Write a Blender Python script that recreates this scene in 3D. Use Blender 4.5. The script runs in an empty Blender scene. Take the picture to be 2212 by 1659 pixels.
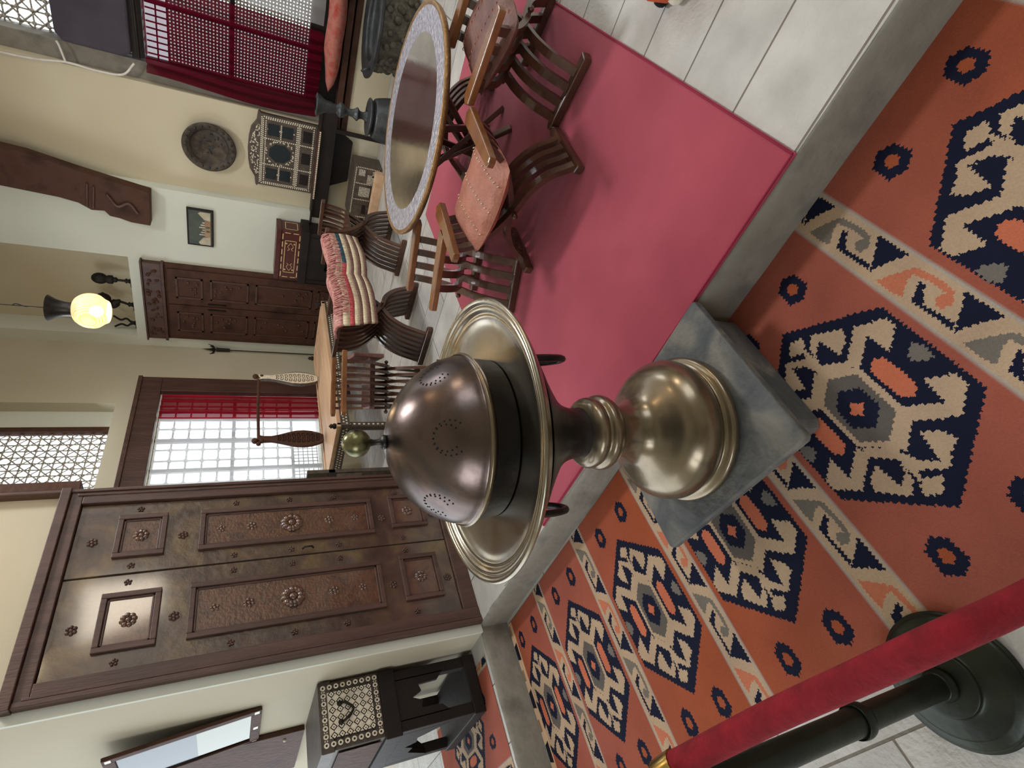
import bpy, math, random
import numpy as np
from mathutils import Vector, Matrix
random.seed(7)
S = bpy.context.scene
COL = S.collection
PI = math.pi
# ---------------------------------------------------------------- camera (a phone held on its side: the picture lies on its side)
cam = bpy.data.cameras.new('camera'); co = bpy.data.objects.new('camera', cam); COL.objects.link(co)
cam.sensor_fit = 'HORIZONTAL'; cam.sensor_width = 36.0; cam.lens = 36.0*1143.3/2212; cam.clip_start = 0.02; cam.clip_end = 200
DX = Vector((-0.31205955, -0.3282276, -0.8915635)); DY = Vector((0.6839589, -0.72894531, 0.02896492)); DZ = Vector((-0.65940812, -0.60075401, 0.45196853))
co.matrix_world = Matrix(((DX.x, DY.x, DZ.x, 0), (DX.y, DY.y, DZ.y, 0), (DX.z, DY.z, DZ.z, 1.5), (0, 0, 0, 1)))
S.camera = co
S.view_settings.view_transform = 'Standard'; S.view_settings.look = 'None'; S.view_settings.gamma = 1; S.view_settings.use_curve_mapping = False
S.view_settings.exposure = -0.78
# ---------------------------------------------------------------- sky and daylight
W = bpy.data.worlds.new('world'); S.world = W; W.use_nodes = True
bg = W.node_tree.nodes['Background']; bg.inputs[0].default_value = (0.86, 0.93, 1.0, 1); bg.inputs[1].default_value = 4.6
def area(name, loc, aim, sx, sy, power, col):
    l = bpy.data.lights.new(name, 'AREA'); l.shape = 'RECTANGLE'; l.size = sx; l.size_y = sy; l.energy = power; l.color = col
    o = bpy.data.objects.new(name, l); COL.objects.link(o); o.location = loc
    d = Vector(aim)-Vector(loc); o.rotation_euler = d.to_track_quat('-Z', 'Y').to_euler(); return o
def point(name, loc, power, col, r=0.05):
    l = bpy.data.lights.new(name, 'POINT'); l.energy = power; l.color = col; l.shadow_soft_size = r
    o = bpy.data.objects.new(name, l); COL.objects.link(o); o.location = loc; return o
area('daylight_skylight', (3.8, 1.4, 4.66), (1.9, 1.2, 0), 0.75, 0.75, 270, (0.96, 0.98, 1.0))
area('daylight_window_right', (6.2, -0.9, 3.2), (1.5, 0.8, 0), 1.4, 1.2, 55, (0.86, 0.93, 1.0))
area('daylight_window_behind', (-3.9, 1.0, 2.4), (3, 1.0, 1.2), 2.0, 2.0, 85, (0.86, 0.93, 1.0))
area('daylight_window_side', (2.6, -3.9, 2.55), (3.4, 3, 1.1), 2.0, 2.0, 34, (0.88, 0.94, 1.0))
area('daylight_window_left', (4.3, 5.1, 3.3), (4.0, 2.0, 0.5), 1.4, 0.8, 35, (0.86, 0.93, 1.0))
area('warm_window_front', (4.97, -3.97, 3.16), (1.5, 3.03, 2.0), 1.25, 1.05, 120, (1.0, 0.88, 0.70))  # added warm area light for the gloss on the door; no window behind it
point('ceiling_lamp_light_door', (1.75, 2.35, 3.05), 15, (1.0, 0.76, 0.48), 0.06)
point('ceiling_lamp_light_hall', (2.9, -0.5, 3.3), 20, (1.0, 0.74, 0.45), 0.13)

# ================================================================ materials
MATS = {}
def nt(name):
    m = bpy.data.materials.new(name); m.use_nodes = True
    t = m.node_tree; b = t.nodes['Principled BSDF']; MATS[name] = m
    return m, t, b
def ramp(t, stops):
    r = t.nodes.new('ShaderNodeValToRGB'); e = r.color_ramp.elements
    e[0].position = stops[0][0]; e[0].color = (*stops[0][1], 1)
    e[1].position = stops[-1][0]; e[1].color = (*stops[-1][1], 1)
    for p, c in stops[1:-1]:
        x = e.new(p); x.color = (*c, 1)
    return r
def lin(h):
    h = h.lstrip('#'); v = [int(h[i:i+2], 16)/255 for i in (0, 2, 4)]
    return tuple(x/12.92 if x <= .04045 else ((x+.055)/1.055)**2.4 for x in v)
def mat(name, c1, c2=None, scale=8, detail=6, rough=0.6, metal=0.0, bump=0.0, bscale=None, stretch=(1, 1, 1), spec=0.5, c3=None, coat=0, distort=0):
    m, t, b = nt(name)
    tc = t.nodes.new('ShaderNodeTexCoord'); mp = t.nodes.new('ShaderNodeMapping'); mp.inputs['Scale'].default_value = stretch
    t.links.new(tc.outputs['Object'], mp.inputs[0])
    b.inputs['Roughness'].default_value = rough; b.inputs['Metallic'].default_value = metal; b.inputs['Specular IOR Level'].default_value = spec
    b.inputs['Coat Weight'].default_value = coat; b.inputs['Coat Roughness'].default_value = .10
    n = t.nodes.new('ShaderNodeTexNoise'); n.inputs['Scale'].default_value = scale; n.inputs['Detail'].default_value = detail; n.inputs['Distortion'].default_value = distort
    t.links.new(mp.outputs[0], n.inputs['Vector'])
    if c2:
        st = [(0.3, c1), (0.7, c2)] if not c3 else [(0.28, c1), (0.5, c2), (0.72, c3)]
        r = ramp(t, st); t.links.new(n.outputs['Fac'], r.inputs[0]); t.links.new(r.outputs[0], b.inputs['Base Color'])
    else: b.inputs['Base Color'].default_value = (*c1, 1)
    if bump:
        n2 = t.nodes.new('ShaderNodeTexNoise'); n2.inputs['Scale'].default_value = bscale or scale*4; n2.inputs['Detail'].default_value = 5
        t.links.new(mp.outputs[0], n2.inputs['Vector'])
        bp = t.nodes.new('ShaderNodeBump'); bp.inputs['Strength'].default_value = bump; bp.inputs['Distance'].default_value = 0.01
        t.links.new(n2.outputs['Fac'], bp.inputs['Height']); t.links.new(bp.outputs[0], b.inputs['Normal'])
    return m
L = lin
mat('plaster', L('#b9b19b'), L('#c3bba7'), 1.2, 3, 0.9, bump=.08, bscale=14)
mat('plaster_warm', L('#c3b89c'), L('#cdc5ae'), 1.0, 3, 0.9, bump=.08, bscale=14)
mat('plaster_lit', L('#cdd2c6'), L('#d6d9ce'), 1.0, 3, 0.9, bump=.06, bscale=14)  # paler, cooler plaster copy: window daylight on the wall put into the colour
mat('stone_edge', L('#6a665f'), L('#8a857b'), 6, 8, 0.85, bump=.5, bscale=25, c3=L('#7b766c'))
mat('dark_oak', L('#332019'), L('#4e352a'), 5, 8, 0.65, bump=.5, bscale=30, stretch=(1, 1, 1), c3=L('#4a2e22'), spec=.2)
mat('door_wood', L('#2f1e17'), L('#49352a'), 5, 10, 0.33, bump=.45, bscale=22, c3=L('#65502f'), distort=.9, coat=1)
mat('door_frame_wood', L('#3f2820'), L('#553a31'), 7, 8, 0.45, bump=.3, bscale=40, stretch=(3, 3, .4))
mat('door_panel_wood', L('#3c2419'), L('#5e3c28'), 9, 10, 0.30, bump=.4, bscale=60, c3=L('#3a241a'), distort=1.2, coat=1)
mat('chair_wood', L('#3a241c'), L('#59392a'), 9, 7, 0.28, stretch=(1, 1, .3), bump=.12, bscale=30, coat=.3)
mat('chair_wood_light', L('#6e4324'), L('#8a5a32'), 12, 7, 0.25, stretch=(1, .3, 1), bump=.08, coat=.5)
mat('tan_wood', L('#c19a78'), L('#d8b594'), 5, 6, 0.55, stretch=(.4, 3, 3))
mat('black_wood', L('#15100e'), L('#241b17'), 6, 6, 0.6, bump=.2, spec=.3)
mat('leather', L('#9c5e4c'), L('#b3735f'), 16, 8, 0.55, bump=.5, bscale=80)
mat('leather_dark', L('#5c3a34'), L('#7c5449'), 14, 8, 0.5, bump=.4, bscale=80)
mat('pearl', L('#cfc4ae'), L('#efe8d6'), 60, 2, 0.25)
mat('pearl_gold', L('#c9a873'), L('#dcc394'), 60, 2, 0.35)
mat('inlay_ground', L('#3b322c'), L('#584d42'), 20, 6, 0.5)
mat('red_inlay', L('#3c0f0c'), L('#521a12'), 20, 6, 0.35)
mat('mosaic', L('#4a453f'), L('#a39d90'), 90, 2, 0.5, c3=L('#d9d4c5'))
mat('brass', L('#6f6352'), L('#857762'), 5, 9, 0.27, metal=.85, bump=.12, coat=.25, bscale=9, c3=L('#6a6150'), distort=.4)
mat('brass_shiny', L('#b79a55'), L('#c9ad6a'), 5, 6, 0.25, metal=1)
mat('tray_metal', L('#807a6c'), L('#978f80'), 7, 9, 0.27, metal=1, bump=.15, bscale=8, c3=L('#84755c'), distort=.5)
mat('dome_metal', L('#38302f'), L('#6b5c57'), 7, 9, 0.28, metal=1, bump=.2, bscale=7, c3=L('#56504f'), distort=.8)
mat('dark_metal', L('#2b2a2b'), L('#413d3a'), 8, 8, 0.4, metal=.85, bump=.2)
mat('finial_metal', L('#12120e'), L('#6a6748'), 34, 3, 0.3, metal=.8, c3=L('#827e5a'))
mat('bronze', L('#1d1f1b'), L('#33382e'), 7, 8, 0.38, metal=.7, bump=.15)
mat('silver_tray', L('#8f8c96'), L('#c9c5cc'), 40, 8, 0.42, metal=.9, bump=1.0, bscale=60)
mat('silver_tray_plain', L('#b5a995'), L('#cdbfae'), 6, 6, 0.13, metal=.95, bump=.05, bscale=12)
mat('copper_edge', L('#8a6a44'), L('#a5825a'), 14, 6, 0.4, metal=.8, bump=.5, bscale=70)
mat('patina', L('#33363a'), L('#4e5153'), 10, 8, 0.45, metal=.6, bump=.4)
mat('carved_bronze', L('#3a3731'), L('#6d675a'), 24, 9, 0.6, metal=.4, bump=1.2, bscale=26)
mat('rope_velvet', L('#6c0514'), L('#8e0f22'), 30, 6, 0.9, bump=.4, bscale=90)
mat('plinth_stone', L('#3c4247'), L('#565757'), 7, 10, 0.7, bump=.6, bscale=40, c3=L('#7f7a70'), distort=.8)
mat('red_cloth', L('#7a1030'), L('#8d1a3a'), 8, 4, 0.9)
mat('stripe_cream', L('#cdbd9c'), L('#ddceb0'), 30, 4, .95, bump=.4)
mat('stripe_red', L('#b1464a'), L('#c25a5a'), 30, 4, .95, bump=.4)
mat('stripe_blue', L('#2c4c5c'), L('#3a5d6c'), 30, 4, .95, bump=.4)
mat('stripe_brown', L('#6b4b42'), L('#7f5d52'), 30, 4, .95, bump=.4)
mat('fringe', L('#a85c5a'), L('#d4a59c'), 40, 4, .95, bump=.5)
mat('dark_cloth', L('#3b3540'), L('#4d4550'), 3, 5, .95, bump=.3)
mat('cushion_red', L('#9c3526'), L('#a86a5e'), 9, 6, .95, bump=.4, c3=L('#a3402e'))
mat('hole_black', (0.004, 0.004, 0.004), rough=1)
mat('orange_cloth', L('#b2461c'), L('#c95a28'), 12, 5, .9, bump=.3)
mat('white_cloth', L('#cfc6b4'), L('#e0d8c8'), 12, 5, .9, bump=.3)
mat('cable', L('#c9c4bc'), L('#dcd7cf'), 20, 3, .6)
mat('mirror_glass', L('#6f7268'), rough=.05, metal=1)
mat('dark_glass', L('#3a434a'), rough=.12, metal=.6)
mat('plate_metal', L('#2c2926'), L('#453d35'), 18, 9, 0.5, metal=.5, bump=.35, bscale=40, c3=L('#574d42'))
mat('painting_dark', L('#303c3c'), L('#4a5046'), 6, 5, .5)
mat('painting_green', L('#38433b'), L('#4a5248'), 9, 5, .5)
mat('painting_light', L('#a39a86'), L('#c2b9a2'), 9, 5, .5)
mat('painting_sand', L('#a88c6c'), L('#8c6a4c'), 9, 5, .5)
mat('niche_shade', L('#c3b79a'), L('#cbc0a5'), 1, 3, .9)
mat('iron', L('#1c1815'), L('#2b2520'), 9, 5, .55, metal=.5)

def slab_floor():
    m, t, b = nt('stone_slabs')
    tc = t.nodes.new('ShaderNodeTexCoord'); mp = t.nodes.new('ShaderNodeMapping'); mp.inputs['Rotation'].default_value = (0, 0, PI/2); mp.inputs['Location'].default_value = (.2, .03, 0)
    t.links.new(tc.outputs['Object'], mp.inputs[0])
    br = t.nodes.new('ShaderNodeTexBrick'); br.inputs['Scale'].default_value = 1; br.inputs['Brick Width'].default_value = .95; br.inputs['Row Height'].default_value = .293
    br.inputs['Mortar Size'].default_value = .004; br.inputs['Mortar Smooth'].default_value = .3; br.offset = .37
    br.inputs['Color1'].default_value = (*L('#b4b3b1'), 1); br.inputs['Color2'].default_value = (*L('#c2c0bd'), 1); br.inputs['Mortar'].default_value = (*L('#6f665a'), 1)
    t.links.new(mp.outputs[0], br.inputs[0])
    n = t.nodes.new('ShaderNodeTexNoise'); n.inputs['Scale'].default_value = 6; n.inputs['Detail'].default_value = 9
    w = t.nodes.new('ShaderNodeTexWave'); w.wave_type = 'RINGS'; w.inputs['Scale'].default_value = 3.1; w.inputs['Distortion'].default_value = 2.5; w.inputs['Detail'].default_value = 3
    mp2 = t.nodes.new('ShaderNodeMapping'); mp2.inputs['Location'].default_value = (-.9, .5, 0); t.links.new(tc.outputs['Object'], mp2.inputs[0])
    t.links.new(tc.outputs['Object'], n.inputs[0]); t.links.new(mp2.outputs[0], w.inputs[0])
    r = ramp(t, [(.3, (.8, .78, .76)), (.7, (1.06, 1.05, 1.03))]); t.links.new(n.outputs[0], r.inputs[0])
    mx = t.nodes.new('ShaderNodeMix'); mx.data_type = 'RGBA'; mx.blend_type = 'MULTIPLY'; mx.inputs[0].default_value = 1
    t.links.new(br.outputs[0], mx.inputs[6]); t.links.new(r.outputs[0], mx.inputs[7]); t.links.new(mx.outputs[2], b.inputs['Base Color'])
    b.inputs['Roughness'].default_value = .55
    ma = t.nodes.new('ShaderNodeMath'); ma.operation = 'MULTIPLY_ADD'; ma.inputs[1].default_value = .25
    n3 = t.nodes.new('ShaderNodeTexNoise'); n3.inputs['Scale'].default_value = 60; n3.inputs['Detail'].default_value = 5; t.links.new(tc.outputs['Object'], n3.inputs[0])
    t.links.new(w.outputs['Fac'], ma.inputs[0]); t.links.new(n3.outputs[0], ma.inputs[2])
    ms = t.nodes.new('ShaderNodeMath'); ms.operation = 'MULTIPLY_ADD'; ms.inputs[1].default_value = -3.0
    t.links.new(br.outputs['Fac'], ms.inputs[0]); t.links.new(ma.outputs[0], ms.inputs[2])
    bp = t.nodes.new('ShaderNodeBump'); bp.inputs['Strength'].default_value = .7; bp.inputs['Distance'].default_value = .006
    t.links.new(ms.outputs[0], bp.inputs['Height']); t.links.new(bp.outputs[0], b.inputs['Normal'])
slab_floor()
def carpet_mat():
    m, t, b = nt('red_carpet')
    tc = t.nodes.new('ShaderNodeTexCoord')
    n = t.nodes.new('ShaderNodeTexNoise'); n.inputs['Scale'].default_value = 2.2; n.inputs['Detail'].default_value = 4
    r = ramp(t, [(.3, L('#8f2c3e')), (.7, L('#a63f50'))]); t.links.new(tc.outputs['Object'], n.inputs[0]); t.links.new(n.outputs[0], r.inputs[0]); t.links.new(r.outputs[0], b.inputs['Base Color'])
    n2 = t.nodes.new('ShaderNodeTexNoise'); n2.inputs['Scale'].default_value = 350; n2.inputs['Detail'].default_value = 2; t.links.new(tc.outputs['Object'], n2.inputs[0])
    bp = t.nodes.new('ShaderNodeBump'); bp.inputs['Strength'].default_value = .5; bp.inputs['Distance'].default_value = .003
    t.links.new(n2.outputs[0], bp.inputs['Height']); t.links.new(bp.outputs[0], b.inputs['Normal'])
    b.inputs['Roughness'].default_value = .95; b.inputs['Sheen Weight'].default_value = .3; b.inputs['Sheen Tint'].default_value = (1, .7, .8, 1)
carpet_mat()
def kilim_mat():
    m, t, b = nt('kilim_wool')
    a = t.nodes.new('ShaderNodeVertexColor'); a.layer_name = 'weave'
    tc = t.nodes.new('ShaderNodeTexCoord')
    n = t.nodes.new('ShaderNodeTexNoise'); n.inputs['Scale'].default_value = 5; n.inputs['Detail'].default_value = 5; t.links.new(tc.outputs['Object'], n.inputs[0])
    r = ramp(t, [(.3, (.86, .84, .84)), (.7, (1.08, 1.08, 1.06))]); t.links.new(n.outputs[0], r.inputs[0])
    mx = t.nodes.new('ShaderNodeMix'); mx.data_type = 'RGBA'; mx.blend_type = 'MULTIPLY'; mx.inputs[0].default_value = 1
    t.links.new(a.outputs[0], mx.inputs[6]); t.links.new(r.outputs[0], mx.inputs[7]); t.links.new(mx.outputs[2], b.inputs['Base Color'])
    b.inputs['Roughness'].default_value = .95; b.inputs['Specular IOR Level'].default_value = .2
    w = t.nodes.new('ShaderNodeTexNoise'); w.inputs['Scale'].default_value = 260; t.links.new(tc.outputs['Object'], w.inputs[0])
    bp = t.nodes.new('ShaderNodeBump'); bp.inputs['Strength'].default_value = .4; bp.inputs['Distance'].default_value = .002
    t.links.new(w.outputs[0], bp.inputs['Height']); t.links.new(bp.outputs[0], b.inputs['Normal'])
kilim_mat()
def curtain_mat(name, col, tr, transp):
    m, t, b = nt(name)
    out = t.nodes['Material Output']; t.nodes.remove(b)
    d = t.nodes.new('ShaderNodeBsdfDiffuse'); d.inputs[0].default_value = (*col, 1)
    tl = t.nodes.new('ShaderNodeBsdfTranslucent'); tl.inputs[0].default_value = (*col, 1)
    tp = t.nodes.new('ShaderNodeBsdfTransparent')
    m1 = t.nodes.new('ShaderNodeMixShader'); m1.inputs[0].default_value = tr; t.links.new(d.outputs[0], m1.inputs[1]); t.links.new(tl.outputs[0], m1.inputs[2])
    m2 = t.nodes.new('ShaderNodeMixShader'); m2.inputs[0].default_value = transp; t.links.new(m1.outputs[0], m2.inputs[1]); t.links.new(tp.outputs[0], m2.inputs[2])
    t.links.new(m2.outputs[0], out.inputs[0])
curtain_mat('sheer_white', (.85, .87, .88), .6, .45)
curtain_mat('sheer_red', L('#7c1630'), .6, .17)
curtain_mat('thick_red', L('#96202e'), .6, .05)
def lamp_glass():
    m, t, b = nt('lamp_glass')
    tc = t.nodes.new('ShaderNodeTexCoord')
    w = t.nodes.new('ShaderNodeTexWave'); w.inputs['Scale'].default_value = 22; w.inputs['Distortion'].default_value = 5; w.inputs['Detail'].default_value = 2; w.bands_direction = 'X'
    t.links.new(tc.outputs['Object'], w.inputs[0])
    r = ramp(t, [(.35, (.45, .2, .04)), (.6, (1.0, .78, .42))]); t.links.new(w.outputs[0], r.inputs[0])
    b.inputs['Alpha'].default_value = .78; t.links.new(r.outputs[0], b.inputs['Emission Color']); b.inputs['Emission Strength'].default_value = 1.5; b.inputs['Base Color'].default_value = (.8, .6, .3, 1)
    m, t, b = nt('lamp_bulb'); b.inputs['Emission Color'].default_value = (1, .85, .6, 1); b.inputs['Emission Strength'].default_value = 25
lamp_glass()

# ================================================================ mesh helpers
class MB:
    def __init__(s): s.v = []; s.f = []; s.m = []; s.sm = []
    def add(s, vs, fs, mi=0, smooth=False):
        o = len(s.v); s.v += [tuple(v) for v in vs]; s.f += [tuple(i+o for i in f) for f in fs]
        s.m += [mi]*len(fs); s.sm += [smooth]*len(fs); return s
    def box(s, x0, x1, y0, y1, z0, z1, mi=0):
        vs = [(x0, y0, z0), (x1, y0, z0), (x1, y1, z0), (x0, y1, z0), (x0, y0, z1), (x1, y0, z1), (x1, y1, z1), (x0, y1, z1)]
        return s.add(vs, [(3, 2, 1, 0), (4, 5, 6, 7), (0, 1, 5, 4), (1, 2, 6, 5), (2, 3, 7, 6), (3, 0, 4, 7)], mi)
    def bar(s, a, b, w, h, mi=0, up=(0, 0, 1)):
        a = Vector(a); b = Vector(b); d = (b-a).normalized(); u = Vector(up)
        if abs(d.dot(u)) > .95: u = Vector((1, 0, 0))
        sd = d.cross(u).normalized(); u = sd.cross(d)
        vs = [p+sd*sx*w/2+u*sz*h/2 for p in (a, b) for sx, sz in ((-1, -1), (1, -1), (1, 1), (-1, 1))]
        return s.add(vs, [(0, 1, 2, 3), (7, 6, 5, 4), (0, 4, 5, 1), (1, 5, 6, 2), (2, 6, 7, 3), (3, 7, 4, 0)], mi)
    def tube(s, pts, r, n=8, mi=0, cap=True, smooth=True):
        pts = [Vector(p) for p in pts]; N = len(pts); R = r if isinstance(r, (list, tuple)) else [r]*N
        vs = []; prev = None
        for i, p in enumerate(pts):
            d = (pts[min(i+1, N-1)]-pts[max(i-1, 0)]).normalized()
            if prev is None:
                u = Vector((0, 0, 1)) if abs(d.z) < .9 else Vector((1, 0, 0)); a = d.cross(u).normalized()
            else:
                a = (prev-d*prev.dot(d)).normalized()
            prev = a; b = d.cross(a)
            for k in range(n):
                t = 2*PI*k/n; vs.append(p+(a*math.cos(t)+b*math.sin(t))*R[i])
        fs = [(i*n+k, i*n+(k+1) % n, (i+1)*n+(k+1) % n, (i+1)*n+k) for i in range(N-1) for k in range(n)]
        s.add(vs, fs, mi, smooth)
        if cap: s.add(vs[:n], [tuple(range(n))[::-1]], mi); s.add(vs[-n:], [tuple(range(n))], mi)
        return s
    def lathe(s, prof, n=48, c=(0, 0, 0), mi=0, smooth=True):
        vs = [(c[0]+r*math.cos(2*PI*k/n), c[1]+r*math.sin(2*PI*k/n), c[2]+z) for r, z in prof for k in range(n)]
        fs = [(i*n+k, i*n+(k+1) % n, (i+1)*n+(k+1) % n, (i+1)*n+k) for i in range(len(prof)-1) for k in range(n)]
        return s.add(vs, fs, mi, smooth)
    def prism(s, poly, h0, h1, plane='xy', mi=0, smooth=False):
        # polygon in plane, extruded along the remaining axis
        def P(a, b, h): return {'xy': (a, b, h), 'xz': (a, h, b), 'yz': (h, a, b)}[plane]
        n = len(poly); vs = [P(a, b, h0) for a, b in poly]+[P(a, b, h1) for a, b in poly]
        fs = [tuple(range(n))[::-1], tuple(range(n, 2*n))]+[(i, (i+1) % n, n+(i+1) % n, n+i) for i in range(n)]
        return s.add(vs, fs, mi, smooth)
    def ball(s, c, r, n=12, mi=0, sz=1):
        prof = [(max(1e-4, r*math.sin(PI*i/n)), -r*math.cos(PI*i/n)*sz) for i in range(n+1)]
        return s.lathe(prof, n+4, c, mi)
    def ribbon(s, path, width, thick, axis=(0, 1, 0), mi=0, smooth=True):
        # flat slat: path points, width in the plane of the path, thickness along axis
        pts = [Vector(p) for p in path]; ax = Vector(axis).normalized(); N = len(pts); vs = []
        for i, p in enumerate(pts):
            d = (pts[min(i+1, N-1)]-pts[max(i-1, 0)]).normalized(); nn = d.cross(ax).normalized()
            for a, b in ((-1, -1), (1, -1), (1, 1), (-1, 1)): vs.append(p+nn*a*width/2+ax*b*thick/2)
        fs = [(i*4+k, i*4+(k+1) % 4, (i+1)*4+(k+1) % 4, (i+1)*4+k) for i in range(N-1) for k in range(4)]
        fs += [(3, 2, 1, 0), tuple(4*(N-1)+k for k in range(4))]
        return s.add(vs, fs, mi, False)
    def build(s, name, mats, parent=None, bevel=0, loc=None):
        me = bpy.data.meshes.new(name); me.from_pydata(s.v, [], s.f)
        for mm in ([mats] if isinstance(mats, str) else mats): me.materials.append(MATS[mm])
        me.polygons.foreach_set('material_index', s.m); me.polygons.foreach_set('use_smooth', s.sm); me.update()
        o = bpy.data.objects.new(name, me); COL.objects.link(o)
        if parent: o.parent = parent
        if loc: o.location = loc
        if bevel:
            b = o.modifiers.new('bevel', 'BEVEL'); b.width = bevel; b.segments = 2; b.limit_method = 'ANGLE'; b.angle_limit = .6
        return o
def cr(pts, n=8):
    # catmull-rom through points
    P = [Vector(p) for p in pts]; P = [P[0]*2-P[1]]+P+[P[-1]*2-P[-2]]; out = []
    for i in range(1, len(P)-2):
        for k in range(n):
            t = k/n; a, b, c, d = P[i-1:i+3]
            out.append(.5*((2*b)+(c-a)*t+(2*a-5*b+4*c-d)*t*t+(3*b-3*c+d-a)*t**3))
    return out+[P[-2]]
def tag(o, label=None, cat=None, group=None, kind=None):
    for k, v in (('label', label), ('category', cat), ('group', group), ('kind', kind)):
        if v: o[k] = v
    return o
def thing(name, loc, label, cat, rz=0, group=None):
    o = bpy.data.objects.new(name, None); COL.objects.link(o); o.location = loc; o.rotation_euler = (0, 0, rz); o.empty_display_size = .1
    return tag(o, label, cat, group)
def copy_tree(o, parent=None):
    c = o.copy(); COL.objects.link(c)
    if parent: c.parent = parent
    for ch in list(o.children): copy_tree(ch, c)
    return c
def struct(name, mb, m, bevel=0): return tag(mb.build(name, m, None, bevel), kind='structure')

# ================================================================ the room
XS = 1.12; YC = 3.065; ZP = .18; YD = 3.036; XK = 6.42; XW = 6.30; YF = 5.27; CEIL = 4.7; YB = 3.09
struct('floor', MB().box(-4, 1.2, -4, YC+.02, -.1, 0), 'stone_slabs')
m = MB().prism([(1.072, -4), (7, -4), (7, 6), (-4, 6), (-4, YC+.014), (1.180, YC+.014)], -.1, ZP+.0003)
struct('floor_platform', m, 'stone_slabs')
# worn stone edging of the step: irregular front face
def riser(a, b, nrm, n=60):
    a = Vector(a); b = Vector(b); nrm = Vector(nrm); vs = []; rows = [(0, 0), (.004, .05), (0, .11), (.002, .16), (-.005, .176), (-.012, .1812), (-.022, .1806)]
    rnd = [random.uniform(-.004, .004) for _ in range(n+1)]
    for i in range(n+1):
        p = a.lerp(b, i/n)
        for j, (o, z) in enumerate(rows):
            q = p+nrm*(o+(rnd[i]*(1 if 0 < j < 5 else .3)+random.uniform(-.002, .002))); vs.append((q.x, q.y, z+(random.uniform(-.002, .0) if j > 3 else 0)))
    R = len(rows); fs = [(i*R+j, (i+1)*R+j, (i+1)*R+j+1, i*R+j+1) for i in range(n) for j in range(R-1)]
    return vs, fs
m = MB(); m.add(*riser((1.058, -4, 0), (1.168, YC, 0), (-1, 0, 0)), smooth=True)
struct('trim_1', m, 'stone_edge')
m = MB(); m.add(*riser((-4, YC, 0), (1.168, YC, 0), (0, -1, 0)), smooth=True)
struct('trim_2', m, 'stone_edge')
# walls
T = .3
m = MB().box(1.13, 2.30, YD+.01, YD+.14, ZP, CEIL)                                # wall behind the great door
struct('wall_door', m, 'plaster')
struct('trim_5', MB().box(1.128, 1.1845, YD+.002, YD+.02, ZP, CEIL), 'plaster_lit')
m = MB().box(1.13, 1.43, YD+.14, 6, ZP, CEIL)                                     # wall with mirror
struct('wall_left', m, 'plaster')
# right-hand back wall (warm) with the big lattice window opening Y<2.1
m = MB().box(XK, XK+T, 2.10, YB+.3, ZP, CEIL).box(XK, XK+T, -4, 2.10, ZP, .56).box(XK, XK+T, -4, -1.9, .56, CEIL).box(XK, XK+T, -1.9, 2.10, 4.3, CEIL)
struct('wall_right', m, 'plaster_warm')
# daylit part of the back wall, stepped out and paler, with cupboard and niche
m = MB().box(XW, XW+.9, YB, 3.98, ZP, CEIL).box(XW, XW+.9, 3.98, 5.12, ZP, 2.713).box(XW+.28, XW+.9, 3.98, 5.12, 2.713, CEIL).box(XW, XW+.9, 5.12, YF+.3, ZP, CEIL)
struct('wall_back', m, 'plaster_lit')
struct('wall_niche', MB().box(XW+.265, XW+.28, 3.98, 5.12, 2.714, CEIL), 'plaster_warm')
# far wall with curtained window and upper window
x0, x1, z0, z1 = 3.2, 5.42, .62, 2.38; ux0, ux1, uz0, uz1 = 3.2, 5.24, 2.795, 4.1
m = MB().box(x1, XW+.05, YF, YF+T, ZP, CEIL).box(1.43, x0, YF, YF+T, ZP, CEIL).box(x0, x1, YF, YF+T, ZP, z0).box(x0, x1, YF, YF+T, z1, uz0)
m.box(x0, ux0+.001, YF, YF+T, uz0, uz1).box(ux1, x1, YF, YF+T, uz0, uz1).box(x0, x1, YF, YF+T, uz1, CEIL)
struct('wall_far', m, 'plaster')
struct('ceiling', MB().box(-4.2, 7, -4.2, 6, CEIL, CEIL+.2), 'plaster')
m = MB().box(-4.2, -4, -4, 6, 0, 1.2).box(-4.2, -4, -4, 6, 3.6, CEIL).box(-4.2, -4, -4, .0, 1.2, 3.6).box(-4.2, -4, 2.0, 6, 1.2, 3.6)
struct('wall_behind', m, 'plaster')
m = MB().box(-4, 7, -4.2, -4, 0, 1.4).box(-4, 7, -4.2, -4, 3.7, CEIL).box(-4, 1.6, -4.2, -4, 1.4, 3.7).box(3.6, 7, -4.2, -4, 1.4, 3.7)
struct('wall_front', m, 'plaster')

# ================================================================ great carved door
d = thing('carved_double_door', (0, YD, 0), 'tall dark carved wooden double door in a heavy moulded frame', 'door')
d.name = 'door_1'; d['kind'] = 'structure'
def frame_mb(xa, xb, za, zb, w, y0, y1):
    return MB().box(xa, xa+w, y0, y1, za, zb).box(xb-w, xb, y0, y1, za, zb).box(xa+w, xb-w, y0, y1, zb-w, zb).box(xa+w, xb-w, y0, y1, za, za+w)
fr = MB().box(1.185, 1.27, -.035, .01, ZP, 2.275).box(2.205, 2.29, -.035, .01, ZP, 2.275).box(1.185, 2.29, -.035, .01, 2.275, 2.33).box(1.17, 2.305, -.055, .01, 2.33, 2.375).box(1.27, 2.205, -.03, .01, ZP, .275)
fr.box(1.175, 1.20, -.045, .01, ZP, 2.33).box(2.28, 2.30, -.045, .12, ZP, CEIL-.05)
fr.box(1.20, 1.215, -.042, .01, ZP, 2.3).box(2.255, 2.27, -.042, .01, ZP, 2.3)
fr.build('door_frame', 'door_frame_wood', d, .004)
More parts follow.
